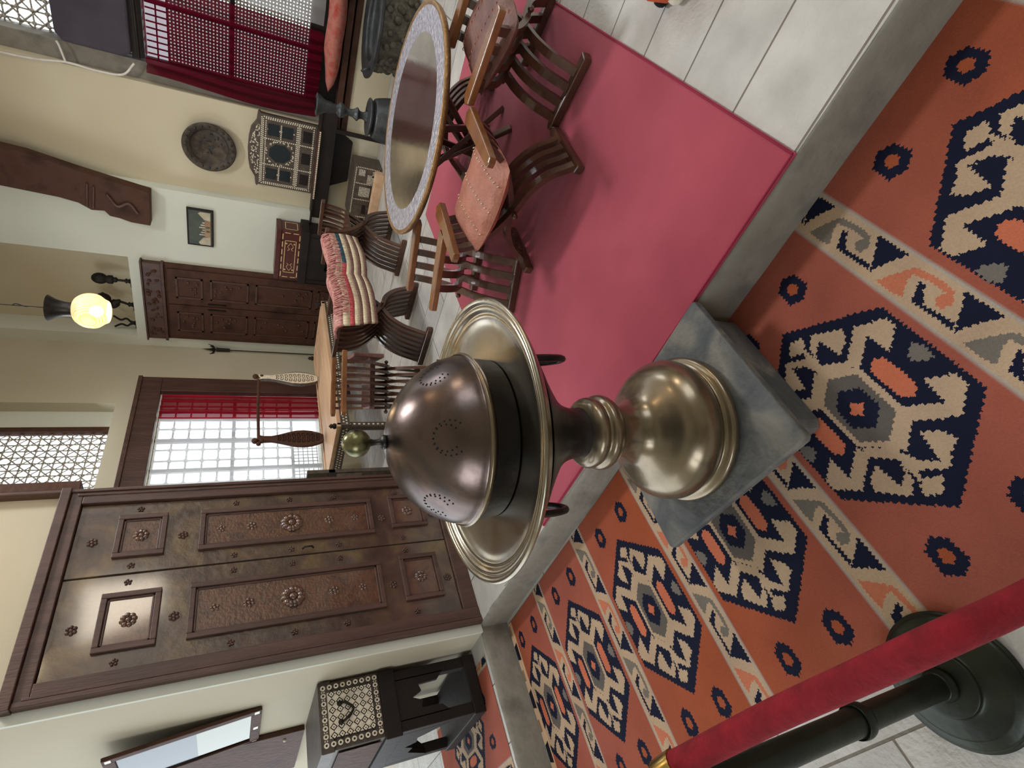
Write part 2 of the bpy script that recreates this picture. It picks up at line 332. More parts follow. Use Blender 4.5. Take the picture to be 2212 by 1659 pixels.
def carved(mb, cx, cz, r, y, petals=8, mi=0):
    for k in range(petals):
        t = 2*PI*k/petals+random.random()*.3
        mb.ball((cx+math.cos(t)*r*.55, y, cz+math.sin(t)*r*.55), r*.32, 5, mi)
    mb.ball((cx, y, cz), r*.35, 6, mi)
for side, (xa, xb) in enumerate(((1.272, 1.757), (1.765, 2.203))):
    leaf = MB().box(xa, xb, -.012, .01, .277, 2.273)
    lo = leaf.build('door_leaf', 'door_wood', d, .003)
    cxm = (xa+xb)/2
    pan = [(1.362, 1.655, 1.845, 2.097), (1.362, 1.655, .722, 1.718), (1.378, 1.672, .365, .605)] if side == 0 else [(1.855, 2.115, 1.862, 2.092), (1.855, 2.115, .722, 1.700), (1.880, 2.130, .365, .606)]
    for (pa, pb, za, zb) in pan:
        w = .026
        mm_ = frame_mb(pa, pb, za, zb, w, -.030, -.010)
        mm_.box(pa+w, pa+w+.012, -.020, -.01, za+w, zb-w).box(pb-w-.012, pb-w, -.020, -.01, za+w, zb-w).box(pa+w, pb-w, -.020, -.01, zb-w-.012, zb-w).box(pa+w, pb-w, -.020, -.01, za+w, za+w+.012)
        mm_.build('panel_moulding', 'door_frame_wood', lo, .003)
        pn = MB().box(pa+w, pb-w, -.0145, -.011, za+w, zb-w); cz = (za+zb)/2; cx = (pa+pb)/2
        if zb-za > .5:
            carved(pn, cx, cz, .075, -.012, 12)
            for dz in (.22, -.22): carved(pn, cx, cz+dz, .035, -.012, 6)
            for dz in (.38, -.38): carved(pn, cx, cz+dz, .028, -.012, 5)
        else: carved(pn, cx, cz, .045, -.012, 8)
        pn.build('panel', 'door_panel_wood', lo)
    ros = MB()
    for z in (2.19, 1.78, .665, .32): carved(ros, cxm-.02, z, .030, -.013, 6)
    for z in (2.0, 1.52, 1.22, .95, .55):
        for x in (xa+.04, xb-.045): carved(ros, x, z, .022, -.013, 5)
    ros.build('rosette', 'door_frame_wood', lo)
MB().tube([(1.79, -.03, 1.16), (1.79, -.05, 1.15), (1.79, -.05, 1.11), (1.79, -.03, 1.10)], .006, 6).build('door_handle', 'iron', d)

# ================================================================ kilim with its woven pattern (one colour per knot)
def inpoly(poly, X, Y):
    r = np.zeros(X.shape, bool); n = len(poly); j = n-1
    for i in range(n):
        xi, yi = poly[i]; xj, yj = poly[j]
        if yi != yj:
            c = ((yi > Y) != (yj > Y)) & (X < (xj-xi)*(Y-yi)/(yj-yi)+xi); r ^= c
        j = i
    return r
K = dict(
 outer=[(.319, -.008), (.146, -.216), (-.164, -.215), (-.322, -.003), (-.146, .205), (.160, .205)],
 star=[(.250, .028), (.280, 0), (.261, -.037), (.238, -.028), (.228, -.006)],
 starlink=[(.238, -.010), (.230, -.020), (.190, -.018), (.193, -.004)],
 A1=[(.108, -.062), (.143, -.114), (.164, -.142), (.114, -.203), (.083, -.203), (.046, -.149), (.121, -.146), (.091, -.106), (.070, -.072)],
 A2=[(.160, -.010), (.184, -.020), (.218, -.027), (.244, -.057), (.182, -.122), (.153, -.105), (.137, -.069), (.213, -.061), (.192, -.028), (.160, -.016), (.108, -.071), (.080, -.060), (.142, .006)],
 A3=[(.248, .05), (.214, .006), (.205, -.014), (.185, -.022), (.150, -.011), (.160, .006), (.189, .013), (.221, .046), (.143, .061), (.174, .095), (.208, .103), (.222, .072)],
 A5=[(-.058, -.15), (-.098, -.2), (-.133, -.2), (-.177, -.143), (-.115, -.068), (-.16, -.008), (-.131, .001), (-.072, -.071), (-.091, -.098), (-.132, -.143)],
 hexc=[(.162, -.005), (.071, -.078), (-.073, -.078), (-.138, 0), (-.071, .070), (.078, .070)],
 gray=[(.116, -.003), (.067, -.062), (-.072, -.060), (-.113, 0), (-.068, .058), (.073, .056)],
 navy=[(.069, 0), (.035, -.043), (-.033, -.045), (-.068, 0), (-.03, .044), (.038, .040)],
 cross=[(.026, 0), (.012, -.010), (0, -.024), (-.012, -.010), (-.026, 0), (-.012, .010), (0, .024), (.012, .010)],
 oval=[(.065, -.111), (.045, -.132), (-.014, -.136), (-.062, -.132), (-.075, -.111), (-.053, -.090), (.005, -.088), (.047, -.090)],
 blob=[(.024, -.196), (-.003, -.207), (-.038, -.201), (-.033, -.183), (-.010, -.166), (.009, -.168)],
 J=[(.119, -.303), (.097, -.305), (.091, -.291), (.078, -.283), (.07, -.269), (.081, -.264), (.099, -.264), (.104, -.282)],
 Jl=[(.099, -.262), (.079, -.271), (-.015, -.276), (-.025, -.264)],
 T=[(-.028, -.262), (-.008, -.296), (.021, -.337), (-.082, -.337), (-.051, -.301)],
 O=[(.204, -.255), (.155, -.316), (.14, -.326), (.07, -.330), (.036, -.325), (.020, -.304), (.029, -.284), (.050, -.284), (.060, -.300), (.048, -.314), (.093, -.316), (.141, -.309), (.141, -.291), (.12, -.258), (.152, -.253)],
 ring=[(.052, 0), (.030, -.032), (-.030, -.036), (-.052, 0), (-.030, .036), (.030, .032)],
 ringi=[(.022, 0), (.010, -.014), (-.010, -.016), (-.022, 0), (-.010, .016), (.010, .014)])
# one colour per knot
def weave(phase_knots, X, Y):
    # phase: medallion number along Y
    ys, ph = zip(*phase_knots); phi = np.interp(Y, ys, ph); k = np.round(phi); v = (phi-k)*.578; u = X
    C = np.empty(X.shape+(3,)); OR = L('#934a2e'); PK = L('#925042'); CRM = L('#ab937a'); NV = L('#10142a'); GR = L('#5a544f'); GL = L('#9a948c')
    rng = np.random.default_rng(3)
    C[:] = OR
    # soft change of dye along the rug
    mixv = (.5+.5*np.sin(Y*3.1+X*.8))[..., None]; C[:] = np.array(OR)*(1-mixv)+np.array(PK)*mixv
    # tooth jitter: weaving steps
    def P(name, uu, vv, jag=.0034):
        saw = (np.abs(((uu/.0125) % 1)-.5)*2-.5)*2*jag
        saw2 = (np.abs(((vv/.0125) % 1)-.5)*2-.5)*2*jag
        return inpoly(K[name], uu+saw2, vv+saw)
    # bands between medallions
    for sgn, vv in ((1, np.where(v > 0, v-.578, v)),):
        c0 = -.2935; w = vv-c0; a = np.abs(w)
        t = np.clip((.066-a)/.010, 0, 1)[..., None]
        edge = np.where(a[..., None] > .052, np.array(GL), np.array(CRM))
        s1 = np.clip((.060-a)/.008, 0, 1)[..., None]; s2 = np.clip((.052-a)/.006, 0, 1)[..., None]
        C[:] = C*(1-s1)+np.array(GL)*s1; C[:] = C*(1-s2)+np.array(CRM)*s2
        idx = np.floor((u+.0803)/.2625); ub = u-idx*.2625
        for shift in (0, .2625, -.2625):
            uu = ub+shift-.0; jj = idx-(1 if shift == .2625 else -1 if shift == -.2625 else 0)
            for nm in ('J', 'Jl', 'T'): C[P(nm, uu, vv, .003)] = NV
            o = P('O', uu, vv, .002); alt = (jj.astype(int) % 2 == 0)
            C[o & alt] = L('#b26a50'); C[o & ~alt] = L('#6b645c')
    med = P('outer', u, v); C[med] = NV
    for s in (1, -1):
        for nm in ('star', 'starlink', 'A1', 'A2', 'A3', 'A5'): C[P(nm, s*u, s*v)] = CRM
    C[P('hexc', u, v, .002)] = CRM
    for s in (1, -1):
        C[P('oval', s*u, s*v, .003)] = L('#b5654a'); C[P('blob', s*u, s*v)] = L('#6b655f')
    C[P('gray', u, v, .003)] = GR; C[P('navy', u, v)] = NV; C[P('cross', u, v, .002)] = L('#b5654a')
    # small rings in the field
    for ux in (.39, -.385):
        for vy in (.100, -.115):
            C[P('ring', u-ux, v-vy)] = NV; C[P('ringi', u-ux, v-vy, .002)] = OR
    C *= (1+rng.uniform(-.07, .07, X.shape))[..., None]
    return C
def kilim(name, x0, x1, y0, y1, z, cx, knots, cell, label, cat, flip=False, border=None):
    nx = int((x1-x0)/cell); ny = int((y1-y0)/cell)
    gx = x0+(np.arange(nx)+.5)*cell; gy = y0+(np.arange(ny)+.5)*cell; GX, GY = np.meshgrid(gx, gy, indexing='ij')
    if flip: C = weave(knots, GY-cx, GX)
    else: C = weave(knots, GX-cx, GY)
    if border:
        yb = border; bm = GY > yb; C[bm] = L('#c0a184'); bb = bm & (np.abs(((GX-.06) % .26)-.13) < .055-(GY-yb)*.3) & (GY > yb+.012) ; C[bb] = L('#11131f')
        rr = bm & (np.abs(((GX+.07) % .26)-.13) < .03) & (GY > yb+.03); C[rr] = L('#8a6a4e')
    vx = np.linspace(x0, x0+nx*cell, nx+1); vy = np.linspace(y0, y0+ny*cell, ny+1); VX, VY = np.meshgrid(vx, vy, indexing='ij')
    VZ = z+.0015*np.sin(VX*9)*np.sin(VY*5)+.002
    V = np.stack([VX, VY, VZ], -1).reshape(-1, 3)
    i, j = np.meshgrid(np.arange(nx), np.arange(ny), indexing='ij'); a = (i*(ny+1)+j).ravel(); F = np.stack([a, a+ny+1, a+ny+2, a+1], -1)
    me = bpy.data.meshes.new(name); me.vertices.add(len(V)); me.vertices.foreach_set('co', V.ravel()); nf = len(F)
    me.loops.add(nf*4); me.loops.foreach_set('vertex_index', F.ravel().astype(np.int32)); me.polygons.add(nf)
    me.polygons.foreach_set('loop_start', np.arange(nf, dtype=np.int32)*4); me.update(calc_edges=True)
    at = me.color_attributes.new('weave', 'FLOAT_COLOR', 'CORNER')
    cc = np.concatenate([C.reshape(-1, 3), np.ones((nf, 1))], 1); at.data.foreach_set('color', np.repeat(cc, 4, axis=0).ravel().astype(np.float32))
    me.materials.append(MATS['kilim_wool']); o = bpy.data.objects.new(name, me); COL.objects.link(o)
    return tag(o, label, cat)
knots = [(-.63, -2), (-.03, -1), (.61, 0), (1.20, 1), (1.765, 2), (2.32, 3), (2.84, 4), (3.36, 5)]
kl = kilim('kilim_runner', .115, 1.142, -1.1, 3.055, .003, .612, knots, .003, 'long orange kilim runner with navy and cream medallions on the lower floor', 'rug', border=3.0)
kilim('kilim_rug', .2, 1.02, 3.11, 4.3, .1815, 3.7, [(-1, -2), (-.42, -1), (.16, 0), (.74, 1), (1.32, 2)], .005, 'smaller orange kilim on the raised floor beneath the carved stand and inlaid chest', 'rug', flip=True)
# red carpet
m = MB(); m.prism([(1.128, .152), (4.1, .10), (4.1, 1.86), (1.168, 1.99)], ZP+.001, ZP+.011)
c = m.build('red_carpet', 'red_carpet', None, .004); tag(c, 'plain crimson carpet on the stone platform under the round tray table', 'carpet')
MB().tube([(1.135, .158, ZP+.011), (1.172, 1.983, ZP+.011)], .004, 6).tube([(1.135, .158, ZP+.011), (4.1, .106, ZP+.011)], .004, 6).build('hem', 'red_cloth', c)

# ================================================================ the brass brazier
AX, AY = .86, .955
b = thing('brazier', (.864, .949, .003), 'large brass brazier with a pierced dome lid on a wide tray and baluster stem', 'brazier')
b.rotation_euler = (-.020, -.0164, 0)
s = thing('stone_plinth', (AX, AY, 0), 'dark square stone plinth carrying the brass brazier, set against the step', 'plinth')
q = [(.262, -.315), (-.301, -.288), (-.247, .318), (.148, .306), (.20, .28)]
MB().prism([(.252, -.322), (-.296, -.296), (-.303, -.282), (-.246, .312), (-.235, .322), (.17, .30), (.262, .26), (.262, -.315)], .195, .225).build('plinth_slab', 'plinth_stone', s, .006)
MB().prism([(.24, -.272), (-.195, -.250), (-.215, -.235), (-.18, .22), (.22, .22)], .006, .195).build('plinth_block', 'plinth_stone', s, .006)
def lathe_part(name, prof, mt, parent, n=96, sub=5):
    P = [(p.x, p.z) for p in cr([(r, 0, z) for r, z in prof], sub)]
    return MB().lathe([(max(1e-4, r), z) for r, z in P], n).build(name, mt, parent)
lathe_part('base', [(0.1978, 0.2255), (0.2239, 0.228), (0.2297, 0.24), (0.2258, 0.253), (0.2104, 0.26), (0.2046, 0.268), (0.2142, 0.285), (0.2181, 0.31), (0.2075, 0.345), (0.1785, 0.378), (0.1351, 0.402), (0.1013, 0.425), (0.082, 0.455), (0.0753, 0.49), (0.0772, 0.515), (0.0791, 0.522)], 'brass', b)
lathe_part('collar_ring', [(.078, .520), (.090, .525), (.102, .538), (.110, .555), (.108, .570), (.098, .580), (.097, .586), (.103, .596), (.100, .61), (.088, .622), (.074, .628)], 'brass', b)
lathe_part('stem', [(.074, .622), (.072, .65), (.076, .675), (.088, .705), (.115, .74), (.165, .785), (.22, .83), (.265, .865), (.28, .88)], 'dark_metal', b)
lathe_part('tray', [(.02, .893), (.24, .885), (.29, .895), (.33, .915), (.352, .934), (.362, .942), (.365, .948), (.360, .953), (.352, .951), (.346, .945), (.340, .946), (.334, .944), (.326, .937), (.318, .937), (.308, .932), (.29, .927), (.25, .923), (.20, .922), (.02, .922)], 'tray_metal', b)
dome_prof = [(0.2044, 0.925), (0.2063, 0.95), (0.2101, 0.985)]
lathe_part('dome_collar', dome_prof, 'dark_metal', b)
DP = [(0.212, 0.985), (0.2187, 0.992), (0.2197, 1.0), (0.2149, 1.006), (0.213, 1.012), (0.2101, 1.025), (0.2034, 1.045), (0.191, 1.07), (0.1719, 1.098), (0.1471, 1.126), (0.1165, 1.15), (0.084, 1.168), (0.0497, 1.18), (0.021, 1.186), (0.0115, 1.187)]
lathe_part('dome', DP, 'dome_metal', b)
lathe_part('dome_ring', [(0.2182, 0.993), (0.2214, 0.996), (0.2214, 1.001), (0.2177, 1.004)], 'brass', b)
# star pierced holes
DPc = cr([(r, 0, z) for r, z in DP], 12)
def dome_pt(az, z):
    for i in range(len(DPc)-1):
        if DPc[i].z <= z <= DPc[i+1].z:
            t = (z-DPc[i].z)/max(1e-9, DPc[i+1].z-DPc[i].z); r = DPc[i].x+(DPc[i+1].x-DPc[i].x)*t; dr = DPc[i+1].x-DPc[i].x; dz = DPc[i+1].z-DPc[i].z
            n = Vector((dz*math.cos(az), dz*math.sin(az), -dr)).normalized(); return Vector((r*math.cos(az), r*math.sin(az), z)), n
    return None
az0 = math.atan2(-AY, -AX)+.04
for kgrp in range(6):
    az = az0+kgrp*PI/3; m = MB()
    c0, nn = dome_pt(az, 1.085); tx = Vector((-math.sin(az), math.cos(az), 0)); ty = nn.cross(tx)
    for R, off, cnt in ((.040, 0, 20), (.030, .009, 16)):
        for k in range(cnt):
            t = 2*PI*k/cnt
            if R == .030 and not (-PI*.2 < t-PI*1.5 < PI*1.3 or True): continue
            if math.cos(t-PI/2) > .72: continue
            p = c0+tx*(R*math.cos(t))+ty*(R*math.sin(t)*(-1)+off)
            a2 = math.atan2(p.y, p.x); z2 = min(max(p.z, 1.02), 1.17); r_ = dome_pt(a2, z2)
            if r_ is None: continue
            pp, n2 = r_; m.add([pp+n2*.0006+(n2.orthogonal().normalized()*math.cos(w)+n2.cross(n2.orthogonal().normalized())*math.sin(w))*.0024 for w in [2*PI*i/8 for i in range(8)]], [tuple(range(8))])
    m.build('pierced_holes', 'hole_black', b)
lathe_part('finial_neck', [(.004, 1.184), (.016, 1.187), (.017, 1.195), (.010, 1.200), (.007, 1.212), (.009, 1.222), (.011, 1.228)], 'dark_metal', b)
MB().ball((0, 0, 1.256), .0335, 20).build('finial', 'finial_metal', b)
for ang in (-PI/2-.12, PI/2+.05):          # drop handles under the tray
    aa = math.atan2(-AY, -AX)+ang
    ax_ = Vector((math.cos(aa), math.sin(aa), 0)); tn = Vector((-ax_.y, ax_.x, 0)); c0 = ax_*.203+Vector((0, 0, .835))
    pts = [c0+tn*(.058*math.cos(t))+Vector((0, 0, -.165*math.sin(t)))+ax_*(.012*math.sin(t)) for t in [PI*i/14 for i in range(15)]]
    MB().tube(pts, .0105, 8).ball(tuple(pts[0]), .013, 6).ball(tuple(pts[-1]), .013, 6).build('handle', 'dark_metal', b)

# ================================================================ rope barrier
st = thing('rope_stanchion', (.021, .90, 0), 'dark bronze rope stanchion with a round stepped foot beside the kilim', 'stanchion')
lathe_part('foot', [(.02, .012), (.138, .012), (.141, .018), (.138, .028), (.120, .038), (.112, .040), (.075, .052), (.070, .060), (.066, .064), (.040, .068), (.02, .068)], 'bronze', st)
MB().lathe([(.0001, .001), (.139, .001), (.141, .006), (.138, .013)], 64).build('foot_pad', 'bronze', st)
lathe_part('pole', [(.030, .066), (.036, .075), (.030, .09), (.027, .11), (.026, .25), (.026, .36), (.032, .372), (.034, .385), (.032, .398), (.027, .41), (.026, .6), (.026, .92), (.03, .93), (.03, .95), (.02, .955)], 'bronze', st)
MB().ball((0, 0, .985), .038, 12).tube([(0, 0, .86), (0, 0, .885)], .034, 16).build('cap', 'brass_shiny', st)
rp = thing('barrier_rope', (0, 0, 0), 'crimson velvet barrier rope stretched in front of the kilim', 'rope')
rpts = [(.062, .915, .852), (.061, .881, .84), (.061, .72, .78), (.056, .582, .73), (.052, .47, .69), (.053, .405, .58), (.053, .2, .50), (.05, -.3, .42), (.047, -1.1, .56)]
MB().tube(cr(rpts, 8), .0222, 20).build('rope_cord', 'rope_velvet', rp)
MB().tube([(.050, .96, .868), (.058, .93, .858), (.062, .893, .844)], [.012, .0245, .0245], 16).build('rope_ferrule', 'brass_shiny', rp)

# ================================================================ folding slatted chairs
def slat_path(side, Wa, Wf, h, zs=.5):
    s = side
    return cr([(0, s*Wa, h-.012), (0, s*Wa*.97, h*.90), (0, s*Wa*.80, h*.75), (0, s*Wa*.42, h*(zs+.11)), (0, 0, h*zs), (0, -s*Wf*.40, h*(zs-.07)), (0, -s*Wf*.72, h*(zs-.20)), (0, -s*Wf*.92, h*.13), (0, -s*Wf, .03)], 4)
def make_chair(Wa, Wf, h, La, Lf, n, slw, label, light_arm=False, seat=True, ratio=.40, aw=1.0):
    t = thing('folding_chair', (0, 0, 0), label, 'chair', group=None)
    for sgn in (1, -1):
        a = MB().prism([(-La/2-.03, sgn*Wa-.018*aw), (-La/2-.035, sgn*Wa+.0), (-La/2-.03, sgn*Wa+.018*aw), (-.05, sgn*Wa+.024*aw), (La/2, sgn*Wa+.030*aw), (La/2+.025, sgn*Wa+.0), (La/2, sgn*Wa-.030*aw), (-.05, sgn*Wa-.024*aw)], h-.016, h+.016)
        a.build('arm', 'chair_wood_light' if light_arm else 'chair_wood', t, .005)
        f = MB().prism([(-Lf/2-.01, sgn*Wf-.022), (-Lf/2, sgn*Wf+.022), (Lf/2, sgn*Wf+.022), (Lf/2+.02, sgn*Wf+.012), (Lf/2+.02, sgn*Wf-.012), (Lf/2, sgn*Wf-.022)], .0, .042)
        f.build('foot_rail', 'chair_wood', t, .006)
    for k in range(n):
        for sgn in (1, -1):
            x = (-Lf*.45+Lf*.90*(k+(.25 if sgn > 0 else .75))/n)
            p = [Vector((x, q.y, q.z)) for q in slat_path(sgn, Wa, Wf, h)]
            MB().ribbon(p, slw, Lf*.90/n*ratio, (1, 0, 0)).build('slat', 'chair_wood', t)
    MB().tube([(-Lf*.5, 0, h*.5), (Lf*.5, 0, h*.5)], .009, 8).ball((-Lf*.5, 0, h*.5), .015, 6).ball((Lf*.5, 0, h*.5), .015, 6).build('pivot_rod', 'chair_wood', t)
    if seat:
        MB().box(-Lf*.42, Lf*.42, -Wa*.62, Wa*.62, h*.685, h*.72).build('seat_board', 'chair_wood', t, .006)
    return t
low = make_chair(.245, .285, .44, .36, .33, 4, .026, 'x', seat=False, ratio=.5, aw=1.35)
def place(o, x, y, deg, label=None, z=ZP+.0125):
    o.location = (x, y, z); o.rotation_euler = (0, 0, math.radians(deg))
    if label: o['label'] = label
    return o
for _c in low.children:
    if _c.name.startswith('arm'): _c.data.materials[0] = MATS['chair_wood_light']
GL_ = 'low folding chairs round the tray table'
place(low, 2.29, .875, -8, 'low slatted folding chair with the orange-brown stitched leather seat'); low['group'] = GL_
ch_a = place(copy_tree(low), 2.70, .33, 76, 'low slatted folding chair with a dark red leather seat, cut by the picture edge')
ch_c = place(copy_tree(low), 2.52, 1.41, -68, 'low slatted folding chair without a leather seat, side-on beside the brazier tray')
for c_ in (low,): pass
ch_d = place(copy_tree(low), 3.55, .95, 182, 'low slatted folding chair in deep shade on the far side of the tray table')
tall = make_chair(.255, .30, .70, .32, .36, 7, .036, 'x')
GT_ = 'tall folding chairs at the back of the platform'
place(tall, 3.56, 2.58, -92, 'tall slatted folding chair whose left arm holds the end of the striped blanket', ZP); tall['group'] = GT_
ch_q = place(copy_tree(tall), 4.78, 2.50, -92, 'tall slatted folding chair farthest back, partly behind the rim of the tray table', ZP)
side = make_chair(.24, .29, .70, .40, .38, 7, .036, 'tall slatted folding chair seen side-on with honey-brown arms just behind the brass dome', light_arm=True)
place(side, 2.95, 2.76, 137, None, ZP); side['group'] = GT_
MB().box(-.21, .17, -.12, .12, .46, .50).box(-.235, -.205, -.18, .14, .40, .62).build('leather_strap', 'leather_dark', side, .006)
# leather pads
def pad(lx, ly, th, name, mt, par, loc, label):
    m = MB(); n = 18; vs = []
    def pt(i, j, sg):
        u = -1+2*i/n; v = -1+2*j/n; e = max(0, 1-abs(u)**3)*max(0, 1-abs(v)**3)
        return (u*lx/2*(1-.10*v*v), v*ly/2*(1-.08*u*u), sg*th/2*e**.5*(1+.10*math.sin(9*v))+.02*math.sin(1.5*u)+.012*abs(v)**2)
    for sg in (1, -1): vs += [pt(i, j, sg) for i in range(n+1) for j in range(n+1)]
    N = (n+1)**2; fs = []
    for i in range(n):
        for j in range(n):
            a = i*(n+1)+j; fs += [(a, a+n+1, a+n+2, a+1), (N+a, N+a+1, N+a+n+2, N+a+n+1)]
    m.add(vs, fs, 0, True)
    o = m.build(name, mt, par); o.location = loc; o['label'] = label
    for v in (-.55, 0, .5):
        st_ = MB()
        for k in range(11):
            u = -.85+1.7*k/10; x, y, z = u*lx/2, v*ly/2, th/2*(max(0, 1-abs(u)**3)*(1-abs(v)**3))**.5*(1+.10*math.sin(9*v))+.02*math.sin(1.5*u)+.012*v*v
            st_.tube([(x-.005, y-.006, z), (x, y, z+.004), (x+.005, y+.006, z)], .0022, 5)
        st_.build('stitching', 'stripe_cream' if mt == 'leather' else 'leather', o)
    return o
pad(.36, .47, .085, 'leather_seat', 'leather', low, (-.02, 0, .345), 'orange-brown stitched leather seat')
pad(.36, .50, .085, 'leather_seat', 'leather_dark', ch_a, (-.02, .02, .365), 'dark red-brown stitched leather seat')

# striped blanket slung across the tall chairs
bl = MB(); NX = 46; prof = [(y_-.085, z_, c_) for y_, z_, c_ in [(2.60, .915, 0), (2.545, .93, 0), (2.49, .918, 0), (2.462, .87, 0), (2.458, .82, 1), (2.456, .785, 1), (2.455, .75, 2), (2.452, .725, 2), (2.450, .695, 3), (2.452, .665, 3), (2.456, .640, 4), (2.462, .615, 4)]]
xs_ = [3.20+(4.52-3.20)*i/NX for i in range(NX+1)]; vs = []
for i, x in enumerate(xs_):
    t = i/NX; sag = -.03*abs(math.sin(2*PI*t))
    for j, (y, z, _) in enumerate(prof):
        wv = .008*math.sin(i*.35+j*.4); sh = .10*(j-3)/9 if t < .2 else 0
        vs.append((x+sh*(.2-t)*2 if t < .2 else x, y+wv, z+sag*(.3+.7*math.sin(PI*t))))
R = len(prof); bl_f = [[] for _ in range(5)]
cols = [4, 4, 3, 0, 1, 0, 2, 0, 2, 0, 2]
mats_ = ['stripe_cream', 'stripe_red', 'stripe_brown', 'fringe', 'fringe', 'stripe_blue']
for i in range(NX):
    for j in range(R-1):
        ci = cols[j]
        if ci == 1 and i > NX*.62: ci = 5
        bl.add([vs[i*R+j], vs[i*R+j+1], vs[(i+1)*R+j+1], vs[(i+1)*R+j]], [(0, 1, 2, 3)], ci, True)
bo = bl.build('striped_blanket', mats_); tag(bo, 'folded wool blanket with red, blue, cream and brown stripes slung over the tall folding chairs', 'blanket')
sd = bo.modifiers.new('solid', 'SOLIDIFY'); sd.thickness = .018
fr = MB()
for k in range(60):
    x = 3.32+1.16*k/59; t = k/59; z = .93-.03*abs(math.sin(2*PI*t))
    fr.tube([(x, 2.40+random.uniform(-.01, .01), z), (x+random.uniform(-.02, .02), 2.362, z-.05), (x+random.uniform(-.03, .03), 2.355, z-.10)], .005, 5)
fr.build('fringe', 'fringe', bo)

# ================================================================ round tray table
tt = thing('tray_table', (3.10, .903, ZP+.013), 'round table with a big engraved silver tray top reflecting the curtains', 'table')
zt = .72-ZP-.011; Rr = .59
def ring_disc(r0, r1, z0, z1, name, mt, par, n=128, bumps=0):
    m = MB(); vs = []; rows = 6
    for j in range(rows+1):
        for k in range(n):
            t = 2*PI*k/n; r = r0+(r1-r0)*j/rows
            if bumps and j == rows: r += bumps*math.cos(t*64)
            vs.append((r*math.cos(t), r*math.sin(t), z0+(z1-z0)*j/rows))
    fs = [(j*n+k, j*n+(k+1) % n, (j+1)*n+(k+1) % n, (j+1)*n+k) for j in range(rows) for k in range(n)]
    m.add(vs, fs, 0, True); return m.build(name, mt, par)
MB().lathe([(.0001, zt-.006), (.45, zt-.006)], 128).build('tray_centre', 'silver_tray_plain', tt)
ring_disc(.45, .568, zt-.006, zt-.002, 'engraved_band', 'silver_tray', tt)
m = MB(); m.lathe([(.568, zt-.002), (.580, zt+.002), (.590, zt), (.591, zt-.012), (.585, zt-.028), (.568, zt-.03), (.0001, zt-.03)], 128); m.build('tray_rim', 'copper_edge', tt)
for k in range(6):
    t = k*PI/3+.3; c, s_ = math.cos(t), math.sin(t)
    MB().bar((c*.33, s_*.33, zt-.03), (-c*.30*math.cos(.9)-s_*.1, -s_*.30*math.cos(.9)+c*.1, 0), .035, .03).build('leg', 'chair_wood', tt, .004)
MB().box(-.33, .33, -.02, .02, zt-.07, zt-.03).box(-.02, .02, -.33, .33, zt-.07, zt-.03).build('stretcher', 'chair_wood', tt, .004)

# ================================================================ long inlaid daybed with cradle hoops
db = thing('inlaid_daybed', (3.55, 3.85, ZP), 'long low daybed with pale plank top and two carved hoop posts at its back', 'daybed')
zt = .50
MB().box(.06, 2.0, .06, .86, zt-.02, zt+.005).box(.02, 2.04, .0, .055, zt-.02, zt+.018).box(.02, 2.04, .865, .92, zt-.02, zt+.018).box(.0, .05, .0, .92, zt-.02, zt+.02).box(2.0, 2.05, .0, .92, zt-.02, zt+.02).build('top', 'tan_wood', db, .004)
ap = MB().box(.0, 2.05, -.012, .012, zt-.10, zt-.02).box(-.012, .012, 0, .92, zt-.10, zt-.02).box(2.04, 2.06, 0, .92, zt-.1, zt-.02).build('apron', 'inlay_ground', db)
m = MB()
for r_ in range(2):
    for k in range(52): x = .03+k*.0385+(.019 if r_ else 0); m.box(x-.008, x+.008, -.0145, -.012, zt-.08+r_*.028, zt-.064+r_*.028)
    for k in range(23): y = .03+k*.0385+(.019 if r_ else 0); m.box(-.0145, -.012, y-.008, y+.008, zt-.08+r_*.028, zt-.064+r_*.028)
m.build('pearl_inlay', 'pearl', ap)
for x, y in ((.03, .03), (2.02, .03), (.03, .89), (2.02, .89)):
    lg = MB().box(x-.03, x+.03, y-.03, y+.03, 0, zt-.02).build('leg', 'inlay_ground', db, .004)
    m = MB()
    for k in range(9): m.box(x-.008, x+.008, y-.0325, y-.03, .03+k*.045, .05+k*.045)
    m.build('pearl_inlay', 'pearl', lg)
    MB().lathe([(.0001, zt+.02), (.022, zt+.02), (.03, zt+.04), (.018, zt+.055), (.024, zt+.07), (.001, zt+.09)], 12, (x, y, 0)).build('knob', 'black_wood', db)
def paddle(x, light):
    pts = []; H = [(.045, .0), (.07, .04), (.10, .12), (.112, .20), (.106, .28), (.082, .36), (.052, .45), (.034, .52), (.036, .60), (.050, .64)]
    poly = [(w, z) for w, z in H]+[(-w, z) for w, z in H[::-1]]
    mb = MB().prism([(x+a, zt+.02+b_) for a, b_ in poly], .74, .775, 'xz')
    p = mb.build('hoop_post', 'inlay_ground' if light else 'dark_oak', db, .003)
    m = MB(); rr = random.Random(4)
    if light: m.prism([(x+a*.86, zt+.025+b_) for a, b_ in poly], .7375, .7395, 'xz', 0)
    for k in range(9):
        z = zt+.07+k*.048
        w = np.interp(z-zt-.02, [b_ for a, b_ in H], [a for a, b_ in H])*.62
        for sg in (-1, 1):
            m.tube(cr([(x+sg*w*.15, .736, z), (x+sg*w*.9, .736, z+.008), (x+sg*w*.75, .736, z+.03), (x+sg*w*.3, .736, z+.022)], 3), .0035, 5, 1)
        m.ball((x, .736, z+.02), .007, 5, 1)
    m.build('scroll_inlay', ['pearl', 'inlay_ground'] if light else ['dark_oak', 'black_wood'], p)
paddle(1.47, True); paddle(.52, False)
MB().tube([(.50, .757, zt+.665), (.99, .757, zt+.672), (1.49, .757, zt+.665)], .016, 10).build('hoop_rail', 'dark_oak', db)
